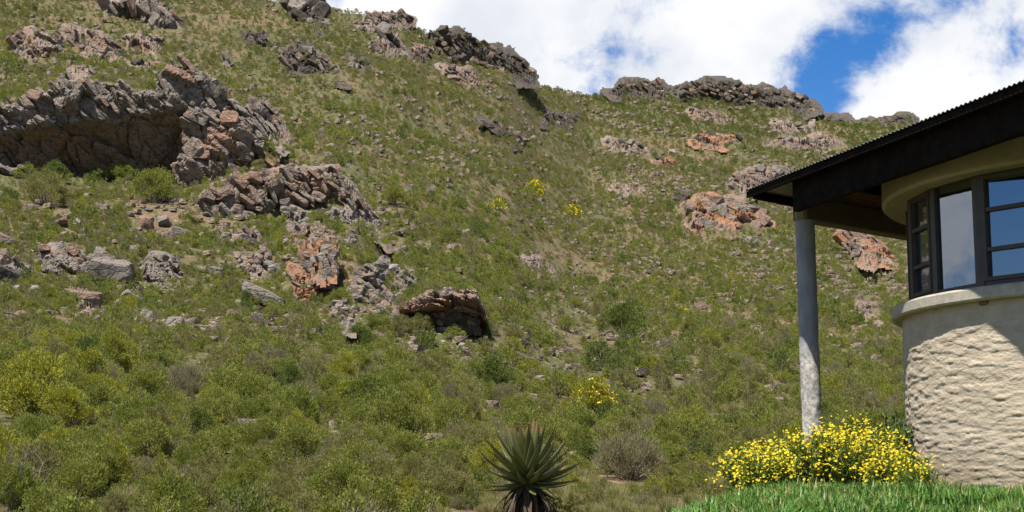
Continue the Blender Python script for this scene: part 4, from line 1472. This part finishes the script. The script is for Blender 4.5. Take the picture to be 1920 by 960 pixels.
# white_mat for quartzite-pale loose stones
M_PALE = rock_mat('pale_stone', (0.33, 0.295, 0.25), (0.14, 0.12, 0.10), (0.30, 0.21, 0.15), 0.05)
PALE = with_mat(SLABS[:5] + BLOCKS[:4], M_PALE)
rg_ = np.random.default_rng(5)
auto = []
cnt = 0
tries = 0
while cnt < 230 and tries < 4000:
    tries += 1
    x = rg_.uniform(0, 1690)
    y = rg_.uniform(180, 860)
    if y < np.interp(x, [c[0] for c in SKYLINE], [c[1] for c in SKYLINE]) + 40:
        continue
    if not (x < 780 and 390 < y < 640) and rg_.uniform() < .62:
        continue
    if 1420 < x and y > 700:
        continue
    if any(in_poly(x, y, pl) for pl in OUTCROP_POLYS):
        continue
    g_ = ground(x, y)
    if g_ is None:
        continue
    dpx = rg_.uniform(8, 19) * (1.2 if y > 450 else 1) * (1.75 if (x < 780 and 390 < y < 640) else 1)
    s_ = dpx * np.hypot(g_[0], g_[1]) / F
    tone = rg_.choice(['pale', 'warm', 'grey'], p=[.30, .35, .35])
    me_ = PALE[rg_.integers(0, 9)] if tone == 'pale' else RB[tone][rg_.integers(0, 2)][rg_.integers(0, 9)]
    o = obj('boulder', me_, None, g_ + np.array([0, 0, s_ * .16]), (rg_.normal() * .35, rg_.normal() * .35, rg_.uniform(-3, 3)), np.array([1, 1, rg_.uniform(.9, 1.5)]) * s_)
    tag(o, None, 'boulder', 'single boulders on the slope')
    auto.append((o, x, y, {'pale': 'small pale stone', 'warm': 'small reddish stone', 'grey': 'small grey stone'}[tone]))
    cnt += 1
label_all(auto)

# loose stones too many to count
n = 22000
a = rng.uniform(-0.36, 0.36, n)
r = np.sqrt(rng.uniform(24 ** 2, 300 ** 2, n))
r = np.where(rng.uniform(0, 1, n) < .3, rng.uniform(24, 150, n), r)
x, y = r * np.sin(a), r * np.cos(a)
pz = terr(x, y)
cl = fbm(P3(x / 9, y / 9), 3, 77)
pp = project(P3(x, y, pz))
k_ = (cl > 0.18) | (rng.uniform(0, 1, n) < .07)
in_mid = in_poly(pp[:, 0], pp[:, 1], [(950, 440), (1060, 470), (1160, 520), (1130, 720), (1060, 720), (1000, 560)]) | in_poly(pp[:, 0], pp[:, 1], [(-40, 355), (360, 360), (700, 370), (790, 470), (930, 520), (930, 640), (-40, 650)])
k_ |= in_mid & (rng.uniform(0, 1, n) < np.where(pp[:, 0] > 900, .8, .35))
k_ &= ~((pp[:, 1] > 700) & (rng.uniform(0, 1, n) < .7))
midk = (in_mid & (pp[:, 0] > 900))[k_]
x, y, pz = x[k_], y[k_], pz[k_]
n = len(x)
tmpl = []
for kk in range(5):
    bm = hull_block(np.random.default_rng(600 + kk), 1, .8, .55)
    bm.verts.index_update()
    tmpl.append((np.array([v.co[:] for v in bm.verts]), np.array([[v.index for v in f.verts] for f in bm.faces])))
    bm.free()
Vs, Fs, b0 = [], [], 0
for i_ in range(n):
    tv, tf = tmpl[i_ % 5]
    an = rng.uniform(0, 6.28)
    c_, s_ = math.cos(an), math.sin(an)
    sz = rng.uniform(.10, .40) ** 1.15 * (1.25 + np.hypot(x[i_], y[i_]) / 190) * (.55 if midk[i_] else 1)
    vv = tv * sz
    vv = np.stack([vv[:, 0] * c_ - vv[:, 1] * s_, vv[:, 0] * s_ + vv[:, 1] * c_, vv[:, 2] + sz * .30], -1) + np.array([x[i_], y[i_], pz[i_]])
    Vs.append(vv)
    Fs.append(tf + b0)
    b0 += len(tv)
M_RUBBLE = rock_mat('loose_rubble', (0.31, 0.24, 0.18), (0.15, 0.115, 0.09), (0.31, 0.185, 0.12), 0.16)
tag(obj('rubble', np_mesh('rubble', np.concatenate(Vs), [np.concatenate(Fs)], [M_RUBBLE])), 'loose pale and reddish stones scattered between the shrubs', 'rubble', kind='stuff')

# ------------------------------------------------------------------ scrub
ALOE_P = at_y(992, 905, 16.6)


def scatter(rmin, rmax, dens, smin, smax, rg_):
    area = 0.80 * (rmax ** 2 - rmin ** 2) / 2
    n = int(area * dens)
    a = rg_.uniform(-0.40, 0.40, n)
    r = np.sqrt(rg_.uniform(rmin ** 2, rmax ** 2, n))
    x, y = r * np.sin(a), r * np.cos(a)
    z = terr(x, y)
    s = smin + (smax - smin) * rg_.beta(1.5, 3.0, n)
    return np.stack([x, y, z, s, r], -1)


rs = np.random.default_rng(11)
S = np.concatenate([scatter(14.6, 24, 3.6, .35, .88, rs), scatter(14.6, 26, 10.0, .18, .45, rs), scatter(24, 48, 2.7, .38, 1.2, rs), scatter(26, 48, 3.6, .20, .55, rs), scatter(48, 120, 1.25, .40, 1.45, rs), scatter(120, 335, .80, .40, 1.6, rs),
                    scatter(48, 120, 3.6, .22, .65, rs), scatter(120, 335, 3.2, .28, .70, rs)])
ex1 = scatter(58, 118, 4.2, .40, 1.20, rs)
e1 = project(ex1[:, :3])
ex1 = ex1[in_poly(e1[:, 0], e1[:, 1], [(-60, 355), (360, 360), (700, 370), (790, 470), (930, 520), (930, 640), (-60, 660)])]
ex2 = scatter(14.8, 23.5, 34, .20, .46, rs)
e2 = project(ex2[:, :3])
ex2 = ex2[(e2[:, 0] > 820) & (e2[:, 0] < 1440) & ~((e2[:, 0] > 850) & (e2[:, 0] < 1130) & (ex2[:, 4] < 17.0))]
n_before = len(S)
S = np.concatenate([S, ex1, ex2])
straw = np.arange(len(S)) >= n_before + len(ex1)
pq = np.array(PATCH_PTS)
pq = pq[rs.uniform(0, 1, len(pq)) < .75]
rq_ = np.hypot(pq[:, 0], pq[:, 1])
onrock = np.concatenate([np.zeros(len(S), bool), np.ones(len(pq), bool)])
straw = np.concatenate([straw, np.zeros(len(pq), bool)])
S = np.concatenate([S, np.stack([pq[:, 0], pq[:, 1], pq[:, 2] - .08, rs.uniform(.25, .75, len(pq)) * np.clip(rq_ / 130, .7, 1.6), rq_], -1)])
PP = project(S[:, :3])
n = len(S)
keep = np.ones(n, bool)
uu = rs.uniform(0, 1, n)
for pl in OUTCROP_POLYS:
    big_pl = pl
    keep &= ~(in_poly(PP[:, 0], PP[:, 1] - 16, pl) & (PP[:, 1] > 330) & (uu < .72) & ~onrock)
    keep &= ~(in_poly(PP[:, 0], PP[:, 1], big_pl) & (uu < .88) & ~onrock)
# open mouth of the cave and of the overhang
rr_s, aa_s = S[:, 4], np.arctan2(S[:, 0], S[:, 1])
px_s, py_s = PP[:, 0], PP[:, 1]
keep &= ~(in_poly(px_s, py_s, [(60, 225), (480, 220), (470, 340), (60, 330)]) & (uu < .97))
keep &= ~((px_s < 500) & (np.abs(rr_s - RC) < 5.5) & (rr_s > RC - 1.0) & (uu < .95))
keep &= ~((px_s > 765) & (px_s < 905) & (rr_s > RO - 2.4) & (rr_s < RO + .8))
# garden side: nothing wild on the terrace or in front of the house
keep &= ~((px_s > 1270) & (rr_s < 25) & ((S[:, 3] > .5) | (rr_s < 17.5) | (px_s > 1420)))
keep &= ~((px_s > 1040) & (rr_s < 21.5) & (S[:, 3] > .5) & (uu < .93))
keep &= ~((px_s > 850) & (px_s < 1130) & (rr_s < 19.0) & ((S[:, 3] > .42) | (rr_s < 17.2)))
keep &= ~(np.hypot(S[:, 0] - CX, S[:, 1] - CY) < 5.5)
# lower growth among the rocks of the left middle
rocky = in_poly(px_s, py_s, [(-40, 355), (360, 360), (700, 370), (790, 470), (930, 520), (930, 625), (600, 650), (-40, 640)])
S[:, 3] = np.where(rocky, .25 + (S[:, 3] - .25) * .72, S[:, 3])
keep &= ~(rocky & (uu < .05))
# bare stony strips
bare = fbm(P3(S[:, 0] / 11, S[:, 1] / 11), 3, 55)
mid = in_poly(px_s, py_s, [(950, 440), (1060, 470), (1160, 520), (1130, 720), (1060, 720), (1000, 560)])
upr = in_poly(px_s, py_s, [(780, 200), (1560, 200), (1500, 330), (1220, 380), (850, 300)])
keep &= ~(mid & (uu < .62))
keep &= ~(upr & (uu < .22))
keep &= ~((bare > .25) & (uu < .45) & (rr_s > 40))
keep |= straw
S, PP, uu, straw, onrock = S[keep], PP[keep], uu[keep], straw[keep], onrock[keep]
px_s, py_s, rr_s = PP[:, 0], PP[:, 1], S[:, 4]
n = len(S)
# which kind grows where
f1_ = fbm(P3(S[:, 0] / 8, S[:, 1] / 8), 3, 101)
f2_ = fbm(P3(S[:, 0] / 5, S[:, 1] / 5, 7.0), 3, 103)
wts = np.zeros((n, 6))
wts[:, 0] = 1.0 + 1.4 * np.clip(f1_, 0, 1)
wts[:, 1] = 1.0 + 1.2 * np.clip(-f1_, 0, 1)
wts[:, 2] = .26 + .7 * np.clip(f2_, 0, 1)
wts[:, 3] = .13 + .8 * np.clip(f2_ - .35, 0, 1)
wts[:, 4] = .24 + .6 * np.clip(-f2_, 0, 1)
wts[:, 5] = .25 + 1.2 * np.clip(-f2_ - .1, 0, 1)
wts[:, 5] += np.where((rr_s < 23) & (px_s > 860), np.where(S[:, 3] < .5, 9.0, 2.0), 0)
wts[:, 5] += np.where((rr_s < 48) & (S[:, 3] < .5), 1.3, .10)
wts[:, 3] += np.where((px_s < 260) & (py_s > 640) & (py_s < 960), .8, 0)
wts[:, 0] += np.where((px_s > 1150) & (py_s > 430) & (py_s < 580), 1.6, 0)
far = np.clip((rr_s - 110) / 90, 0, 1)
wts[:, 5] += far * .7
wts[:, 3] *= (1 - .75 * far)
wts[:, 1] += far * .9
wts[:, 4] += far * .5
wts[:, 2] *= np.where(rr_s < 50, .30, 1)
wts[:, 0] += np.where(rr_s < 50, .7, 0)
wts[:, 0] *= (1 - .45 * far)
wts[:, 2] += np.clip((rr_s - 110) / 60, 0, 1) * .22 + np.clip((rr_s - 245) / 30, 0, 1) * 3.0 + onrock * (rr_s > 150) * 2.0
wts[straw] = (.06, .05, 0, .02, .03, 1)
wts /= wts.sum(1, keepdims=True)
kidx = (np.cumsum(wts, 1) < rs.uniform(0, 1, n)[:, None]).sum(1)
kidx = np.minimum(kidx, 5)
small = S[:, 3] < .55
var = rs.integers(0, 3, n)
rot = rs.uniform(0, 6.28, n)
sxy = S[:, 3].copy()
sxy[kidx == 5] *= .75
sxy[kidx == 2] *= 1.08
sz_ = sxy * rs.uniform(.75, 1.25, n)
sz_ = np.minimum(sz_, 1.5)
size_px = sxy * F / rr_s
# hand-set bushes that stand out in the picture: px, py of the foot, width px, kind
STAND = [(1170, 632, 95, 'dark_shrub', 'broad dark green bush alone on the bare middle slope'),
         (1112, 778, 98, 'golden_shrub', 'golden yellow bush up the slope behind the aloe'),
         (1070, 745, 60, 'golden_shrub', 'smaller yellow-green bush touching the golden bush'),
         (672, 668, 80, 'dark_shrub', 'left dark bush of the two below the overhanging rock'),
         (930, 730, 90, 'dark_shrub', 'dark grey-green bush with a shaded foot above the aloe'),
         (60, 790, 170, 'golden_shrub', 'big golden-green thicket at the left border'),
         (120, 815, 120, 'golden_shrub', 'golden-green bush joined to the right of the big thicket'),
         (45, 712, 70, 'golden_shrub', 'yellow-topped bush above the big golden thicket'),
         (185, 335, 46, 'olive_shrub', 'grey-green shrub growing in the mouth of the cave'),
         (100, 345, 60, 'dark_shrub', 'dark shrub at the left foot of the cave wall'),
         (15, 312, 50, 'green_shrub', 'bright green shrub under the left end of the cave rim'),
         (290, 380, 95, 'green_shrub', 'bright green spreading bush right under the cave outcrop'),
         (85, 385, 100, 'olive_shrub', 'wide olive bush below the left end of the cave outcrop'),
         (1000, 365, 42, 'golden_shrub', 'topmost yellow-flowering shrub on the middle slope'),
         (935, 395, 34, 'golden_shrub', 'leftmost yellow-flowering shrub on the middle slope'),
         (1075, 410, 40, 'golden_shrub', 'yellow-flowering shrub furthest down the middle slope'),
         (1280, 590, 24, 'golden_shrub', 'small bright yellow shrub among stones left of the column'),
         (640, 580, 60, 'green_shrub', 'fresh green bush growing between the orange ledges'),
         (740, 385, 60, 'green_shrub', 'light green bush against the lower rib of the tilted slab'),
         (500, 860, 60, 'twiggy_shrub', 'grey twiggy dead-looking bush near the fallen branch'),
         (700, 880, 90, 'twiggy_shrub', 'brown twiggy dome-shaped bush with a pale stone above it'),
         (1180, 900, 150, 'twiggy_shrub', 'wide grey twiggy bush right of the aloe'),
         (705, 624, 58, 'green_shrub', 'leafy green bush below the rusty ledge left of the dark overhanging rock'),
         (752, 632, 66, 'olive_shrub', 'wide olive bush between the rusty ledge and the dark overhanging rock'),
         (792, 622, 56, 'olive_shrub', 'olive bush growing over the left foot of the dark overhanging rock'),
         (905, 634, 52, 'dark_shrub', 'dark bush at the right foot of the dark overhanging rock'),
         (852, 640, 44, 'green_shrub', 'green bush in front of the hollow under the dark overhanging rock'),
         (230, 345, 60, 'green_shrub', 'green shrub in front of the middle of the cave wall'),
         (300, 352, 50, 'olive_shrub', 'olive shrub in front of the right end of the cave wall'),
         (50, 338, 48, 'green_shrub', 'green shrub in front of the left part of the cave wall'),
         (620, 210, 30, 'dark_shrub', 'dark round shrub at the foot of the upper crag'),
         (430, 760, 110, 'green_shrub', 'yellow-green leafy bush low on the left half'),
         (270, 760, 100, 'green_shrub', 'bright green bush beside the golden thicket')]


def place_shrub(kind, loc, s, szv, rz, v, lod, parts):
    fm, sm = PROTO[(kind, lod, v)]
    if parts and sm is not None:
        root = obj(kind, None, None, loc, (0, 0, rz))
        root.scale = (s, s, szv)
        obj('foliage', fm, root)
        obj('stems', sm, root)
    else:
        root = obj(kind, fm, None, loc, (0, 0, rz))
        root.scale = (s, s, szv)
    return root


clear = np.zeros(n, bool)
for k, (x, y, wpx, kind, lab) in enumerate(STAND):
    g_ = ground(x, y)
    if g_ is None:
        continue
    dist = np.hypot(g_[0], g_[1])
    s_ = wpx * dist / F
    o = place_shrub(kind, g_, s_, s_ * .85, k * 1.3, k % 3, 0 if wpx > 50 else 1, wpx > 50)
    tag(o, lab, 'shrub', 'shrubs on the slope')
    if 'yellow-flowering' in lab or 'bright yellow' in lab or 'yellow-topped' in lab or 'golden yellow' in lab:
        rg_ = np.random.default_rng(40 + k)
        nf = 460 if wpx > 60 else 130
        fs = .045 if wpx > 60 else .09
        u = rg_.normal(size=(nf, 3))
        u[:, 2] = np.abs(u[:, 2])
        u /= np.linalg.norm(u, axis=1, keepdims=True)
        base_ = u * np.array([.5, .5, .78]) * rg_.uniform(.85, 1.05, nf)[:, None]
        d = rg_.normal(size=(nf, 3)) * .6 + up
        d /= np.linalg.norm(d, axis=1, keepdims=True)
        V, Fq = leaves_np(base_, d, np.full(nf, fs), np.full(nf, fs * .78), rg_)
        fo = obj('blossoms', np_mesh('blossoms', V, [Fq], [M_YELLOW]), o)
        fo['kind'] = 'stuff'
    # thin the scrub that would stand in front of or inside it
    dxy = np.hypot(S[:, 0] - g_[0], S[:, 1] - g_[1])
    clear |= dxy < s_ * .55
    front = (rr_s < dist) & (rr_s > dist - 2.2 * max(s_, 1)) & (np.abs(px_s - x) < wpx * .45)
    clear |= front & ((uu < .8) | (wpx > 90))
inframe = (px_s > -20) & (px_s < 1700) & (py_s > 0) & (py_s < 1010)
score = np.where(inframe & ~clear & (kidx < 5), size_px, -1)
pick = np.argsort(-score)[:270]
pick = pick[score[pick] > 0]
sel = np.zeros(n, bool)
sel[pick] = True
items = []
for r_i, i_ in enumerate(pick):
    kind = KINDS[kidx[i_]]
    lod = 0 if size_px[i_] > 55 else 1
    o = place_shrub(kind, S[i_, :3], sxy[i_], sz_[i_], rot[i_], int(var[i_]), lod, r_i < 150)
    tag(o, None, 'shrub', 'shrubs on the slope')
    items.append((o, px_s[i_], py_s[i_] - size_px[i_] * .3, ('large ' if size_px[i_] > 110 else 'small ' if size_px[i_] < 60 else '') + SPEC[kind]['col'] + ' shrub'))
label_all(items)
rest = ~sel & ~clear
lodr = np.where(size_px > 34, 1, 2)
idx = np.array([IDX[(KINDS[k_], int(l_), int(v_))] for k_, l_, v_ in zip(kidx[rest], lodr[rest], var[rest])])
rv = np.zeros((rest.sum(), 3))
rv[:, 2] = rot[rest]
o = instancer('scrub', S[rest, :3] - np.array([0, 0, .03]), np.stack([sxy[rest], sxy[rest], sz_[rest]], -1), rv, idx, pr)
tag(o, 'dense low green and olive scrub covering the whole mountainside', 'scrub', kind='stuff')

# ------------------------------------------------------------------ aloe
M_ALOE, t, out = new_mat('aloe_leaf')
uvn = t.add('ShaderNodeAttribute', attribute_name='along')
geo = t.add('ShaderNodeNewGeometry')
oi = t.add('ShaderNodeObjectInfo')
nn = t.noise(geo.outputs['Position'], 14, 4, 0.6)
along = t.math('ADD', uvn.outputs['Fac'], t.math('MULTIPLY', t.math('SUBTRACT', nn, 0.5), 0.35))
along = t.math('ADD', along, t.math('MULTIPLY', oi.outputs['Random'], 0.15))
col = t.mix(oi.outputs['Random'], (0.070, 0.086, 0.020), (0.098, 0.112, 0.032))
col = t.mix(t.maprange(along, 0.82, 1.22), col, (0.24, 0.085, 0.05))
p = t.add('ShaderNodeBsdfPrincipled', ins={'Roughness': 0.38, 'Specular IOR Level': 0.5})
t.l.new(col, p.inputs['Base Color'])
t.l.new(p.outputs[0], out.inputs[0])
M_DRY = simple_mat('dry_aloe_leaf', (0.058, 0.040, 0.025), 0.9, 0.4, 25)
M_TOOTH = simple_mat('brown_tooth', (0.16, 0.06, 0.035), 0.6)


def aloe_leaf(L, wid, curve, rg_, dry=False):
    nL, nC = 12, 10
    V, al = [], []
    for i_ in range(nL):
        s_ = i_ / (nL - 1)
        ang_ = curve * s_
        x = L * (math.sin(ang_) / curve if abs(curve) > 1e-3 else s_)
        z = L * ((1 - math.cos(ang_)) / curve if abs(curve) > 1e-3 else 0)
        tx, tz = math.cos(ang_), math.sin(ang_)
        ww_ = wid * (1 - s_ ** 1.5) ** .85 * (1.0 if s_ > .08 else .85) + .0015
        tk = ww_ * (.32 if not dry else .12) + .001
        for j in range(nC):
            a_ = j / nC * 2 * math.pi
            cy_, cz_ = math.cos(a_) * ww_ * .5, math.sin(a_) * tk * .5
            cz_ += (abs(cy_) / (ww_ * .5 + 1e-6)) ** 2 * ww_ * .17       # channelled upper side
            V.append((x - tz * cz_, cy_, z + tx * cz_))
            al.append(s_)
    V = np.array(V)
    Fq = grid_faces(nC, nL, True)
    tri, mi_ = [], [0] * len(Fq)
    if not dry:
        for i_ in range(1, nL - 1):
            for jj, sg in ((0, 1), (nC // 2, -1)):
                b_ = V[i_ * nC + jj]
                nx_ = V[(i_ + 1) * nC + jj]
                d_ = (nx_ - b_)
                for fr_ in (.1, .6):
                    q0, q1 = b_ + d_ * fr_, b_ + d_ * (fr_ + .22)
                    q2 = (q0 + q1) / 2 + np.array([.002, sg * .011, .004])
                    k0 = len(V)
                    V = np.concatenate([V, [q0, q1, q2]])
                    al += [.5] * 3
                    tri.append((k0, k0 + 1, k0 + 2))
                    mi_.append(1)
    me_ = np_mesh('aloe_leaf', V, [Fq] + ([np.array(tri)] if tri else []), [M_DRY] if dry else [M_ALOE, M_TOOTH], mi_, smooth=True)
    at = me_.attributes.new('along', 'FLOAT', 'POINT')
    at.data.foreach_set('value', np.array(al, np.float32))
    return me_


rg_ = np.random.default_rng(77)
crown = at_y(990, 881, 16.6)
base_z = crown[2] - 0.95
aloe = thing('aloe', 'single-stemmed aloe with a round head of spiky red-tipped green leaves', 'aloe', (crown[0], crown[1], base_z))
LEAVES = [aloe_leaf(rg_.uniform(.55, .66), rg_.uniform(.125, .155), c_, rg_) for c_ in (.35, .5, .6, .25, .45, .7)]
DRYL = [aloe_leaf(rg_.uniform(.42, .56), rg_.uniform(.07, .095), c_, rg_, True) for c_ in (-.9, -.6, -1.2, -.3)]
cz0 = crown[2] - base_z
NL = 94
for i_ in range(NL):
    f_ = i_ / (NL - 1)
    el = R_(84 - 104 * f_ ** 1.1) + rg_.normal() * .10
    a_ = i_ * 2.39996 + rg_.normal() * .12
    s_ = (.80 + .22 * math.sin(math.pi * min(1, f_ * 1.1))) * rg_.uniform(.9, 1.06)
    m3 = Matrix.Rotation(a_, 3, 'Z') @ Matrix.Rotation(-el, 3, 'Y')
    o = obj('leaf', LEAVES[rg_.integers(0, 6)], aloe, (math.cos(a_) * .05 * f_, math.sin(a_) * .05 * f_, cz0 - .17 * f_ ), m3.to_euler(), s_ * (.98 if f_ > .15 else .8))
for i_ in range(190):
    f_ = i_ / 189
    a_ = i_ * 2.39996 + rg_.normal() * .2
    el = R_(-30 - 50 * min(1, f_ * 1.8)) + rg_.normal() * .12
    m3 = Matrix.Rotation(a_, 3, 'Z') @ Matrix.Rotation(-el, 3, 'Y')
    obj('dry_leaf', DRYL[rg_.integers(0, 4)], aloe, (math.cos(a_) * .10, math.sin(a_) * .10, cz0 - .16 - .60 * f_), m3.to_euler(), rg_.uniform(.6, .95))
V, Fq = tubes([np.array([[0, 0, -.3], [0.01, 0, .2], [0, 0, .5], [0, 0, cz0 - .05]])], [np.array([.15, .14, .13, .09])], 14)
obj('trunk', np_mesh('trunk', V, [Fq], [M_DRY], smooth=True), aloe)

# ------------------------------------------------------------------ yellow daisy bed
M_DLEAF = leaf_mat('daisy_leaf', (0.110, 0.170, 0.026), (0.135, 0.200, 0.030), (0.190, 0.240, 0.045))


def daisy_bush(rg_, wx, wy, h, nf):
    nl = 2600
    nst = 120
    a_ = rg_.uniform(0, 6.28, nst)
    q_ = np.sqrt(rg_.uniform(0, 1, nst))
    tip = P3(np.cos(a_) * q_ * wx * .5, np.sin(a_) * q_ * wy * .5, h * (.55 + .45 * np.sqrt(1 - q_ ** 2 * .8)) * rg_.uniform(.72, 1.08, nst))
    foot = tip * np.array([.55, .55, 0])
    V1, F1 = tubes([np.array([foot[i_], foot[i_] * .4 + tip[i_] * .6 + rg_.normal(size=3) * .02, tip[i_]]) for i_ in range(nst)], [np.array([.005, .004, .003])] * nst, 3)
    k = rg_.integers(0, nst, nl)
    s_ = rg_.uniform(.2, .98, nl)[:, None]
    b_ = foot[k] * (1 - s_) + tip[k] * s_ + rg_.normal(size=(nl, 3)) * .02
    d = rg_.normal(size=(nl, 3)) * .8 + up * .6
    d /= np.linalg.norm(d, axis=1, keepdims=True)
    V2, F2 = leaves_np(b_, d, rg_.uniform(.04, .09, nl), rg_.uniform(.012, .022, nl), rg_)
    # flower heads: eight petals round a raised centre
    fk = rg_.integers(0, nst, nf)
    cen = tip[fk] + rg_.normal(size=(nf, 3)) * np.array([.045, .045, .035]) * 1.2
    low_ = rg_.uniform(0, 1, nf) < .5
    cen[low_] = foot[fk[low_]] * .2 + tip[fk[low_]] * np.array([1.02, 1.02, .60]) + rg_.normal(size=(low_.sum(), 3)) * np.array([.05, .05, .10])
    nr = rg_.normal(size=(nf, 3)) * .45 + up * .8 + np.array([-.15, -.45, 0])
    nr /= np.linalg.norm(nr, axis=1, keepdims=True)
    t1 = np.cross(nr, rg_.normal(size=(nf, 3)))
    t1 /= np.linalg.norm(t1, axis=1, keepdims=True)
    t2 = np.cross(nr, t1)
    fr = rg_.uniform(.010, .020, nf)[:, None]
    Vf, Ff, b0 = [], [], 0
    for j in range(8):
        a0, a1, a2 = j / 8 * 6.283, (j + .4) / 8 * 6.283, (j - .4) / 8 * 6.283
        tipp = cen + (t1 * math.cos(a0) + t2 * math.sin(a0)) * fr
        s1 = cen + (t1 * math.cos(a1) + t2 * math.sin(a1)) * fr * .7 + nr * fr * .08
        s2 = cen + (t1 * math.cos(a2) + t2 * math.sin(a2)) * fr * .7 + nr * fr * .08
        Vf.append(np.stack([cen, s2, tipp, s1], 1).reshape(-1, 3))
        Ff.append(np.arange(nf)[:, None] * 4 + np.array([[0, 1, 2, 3]]) + b0)
        b0 += nf * 4
    return (V1, F1), (V2, F2), (np.concatenate(Vf), np.concatenate(Ff))


DB = [(1405, 17.0, .72, .52, 'daisy bush at the left end of the yellow bed'), (1462, 16.7, .72, .60, 'yellow daisy bush just left of the column foot'),
      (1515, 16.3, .70, .62, 'yellow daisy bush right in front of the column'), (1575, 17.1, .80, .82, 'tallest yellow daisy bush right of the column'),
      (1570, 16.2, .72, .60, 'low daisy bush in front of the tallest one'), (1632, 16.6, .74, .66, 'daisy bush between the tallest bush and the round wall'),
      (1668, 15.7, .62, .42, 'small daisy bush against the round wall'), (1705, 15.2, .42, .24, 'sprawling daisy patch at the right end of the bed by the wall'),
      (1430, 16.0, .62, .42, 'front daisy bush on the left of the bed, over the lawn edge')]
for k, (x, Yd, wx, h, lab) in enumerate(DB):
    rg_ = np.random.default_rng(500 + k)
    X0 = (x - 960) / F * Yd * 1.005
    st, lf, fl = daisy_bush(rg_, wx, .7, h + .10, 720 if wx > .5 else 280)
    root = thing('daisy_bush', lab, 'daisy bush', (X0, Yd, float(lawn_z(X0, Yd)) - .02), 'yellow daisies at the foot of the column')
    obj('stems', np_mesh('daisy_stems', st[0], [st[1]], [M_DLEAF], smooth=True), root)
    obj('foliage', np_mesh('daisy_foliage', lf[0], [lf[1]], [M_DLEAF]), root)
    fo = obj('flower_heads', np_mesh('flower_heads', fl[0], [fl[1]], [M_YELLOW]), root)
    fo['kind'] = 'stuff'
M_GL = leaf_mat('glossy_leaf', (0.040, 0.090, 0.014), (0.050, 0.105, 0.018), (0.085, 0.140, 0.024), 0.2, 0.4)


def leafy(label, x, Yd, wx, h, nl, seed, ll=.07):
    rg_ = np.random.default_rng(seed)
    nst = 26
    X0 = (x - 960) / F * Yd
    a_ = rg_.uniform(0, 6.28, nst)
    q_ = np.sqrt(rg_.uniform(0, 1, nst))
    tip = P3(np.cos(a_) * q_ * wx * .5, np.sin(a_) * q_ * wx * .4, h * rg_.uniform(.6, 1.05, nst))
    foot = tip * np.array([.4, .4, 0])
    root = thing('leafy_shrub', label, 'leafy shrub', (X0, Yd, float(lawn_z(X0, Yd)) - .02))
    V, Fq = tubes([np.array([foot[i_], (foot[i_] + tip[i_]) / 2 + rg_.normal(size=3) * .03, tip[i_]]) for i_ in range(nst)], [np.array([.008, .006, .003])] * nst, 4)
    obj('stems', np_mesh('leafy_stems', V, [Fq], [M_STEM], smooth=True), root)
    k = rg_.integers(0, nst, nl)
    s_ = rg_.uniform(.15, 1, nl)[:, None]
    b_ = foot[k] * (1 - s_) + tip[k] * s_ + rg_.normal(size=(nl, 3)) * .025
    d = rg_.normal(size=(nl, 3)) * .8 + up * .45
    d /= np.linalg.norm(d, axis=1, keepdims=True)
    V, Fq = leaves_np(b_, d, rg_.uniform(.6, 1.3, nl) * ll, rg_.uniform(.4, .55, nl) * ll, rg_)
    obj('foliage', np_mesh('leafy_foliage', V, [Fq], [M_GL]), root)


leafy('upright dark green leafy shrub squeezed between the daisies and the round wall', 1675, 17.0, .50, .95, 1500, 1)
leafy('tiny green sprig growing against the foot of the round wall', 1742, 14.9, .12, .30, 60, 2, .04)

# ------------------------------------------------------------------ bare shrub and fallen branch
M_DEAD = simple_mat('dead_grey_wood', (0.15, 0.13, 0.11), 0.95, 0.3, 20)


def branching(p0, d0, L, r0, depth, rg_, P, Rr):
    n_ = 6
    pts, d = [np.array(p0)], np.array(d0, float)
    for _ in range(n_):
        d = d + rg_.normal(size=3) * .16 + up * .03
        d /= np.linalg.norm(d)
        pts.append(pts[-1] + d * L / n_)
    P.append(np.array(pts))
    Rr.append(np.linspace(r0, r0 * .55, n_ + 1))
    if depth:
        for _ in range(rg_.integers(2, 4)):
            k_ = rg_.integers(2, n_ + 1)
            dd = d + rg_.normal(size=3) * .55
            dd /= np.linalg.norm(dd)
            branching(pts[k_], dd, L * rg_.uniform(.5, .75), r0 * .55, depth - 1, rg_, P, Rr)


g_ = np.array([(52 - 960) / F * 16.4, 16.4, 0])
g_[2] = float(terr(g_[0], g_[1]))
bare_root = thing('bare_shrub', 'leafless grey-brown shrub with thin crooked branches in the bottom left corner', 'shrub', g_)
for k in range(7):
    rg_ = np.random.default_rng(60 + k)
    P_, Q_ = [], []
    a_ = k * .9
    branching((0, 0, -.05), (math.cos(a_) * .45, math.sin(a_) * .3, 1), rg_.uniform(.35, .55), .010, 3, rg_, P_, Q_)
    V, Fq = tubes(P_, Q_, 5)
    obj('branch', np_mesh('bare_branch', V, [Fq], [M_DEAD], smooth=True), bare_root)
g_ = ground(500, 905)
rg_ = np.random.default_rng(9)
P_, Q_ = [], []
branching((0, 0, .12), (.95, .2, .28), .55, .012, 3, rg_, P_, Q_)
V, Fq = tubes(P_, Q_, 5)
tag(obj('fallen_branch', np_mesh('fallen_branch', V, [Fq], [M_DEAD], smooth=True), None, g_), 'pale dead branch lying in the scrub near the bottom edge', 'branch')
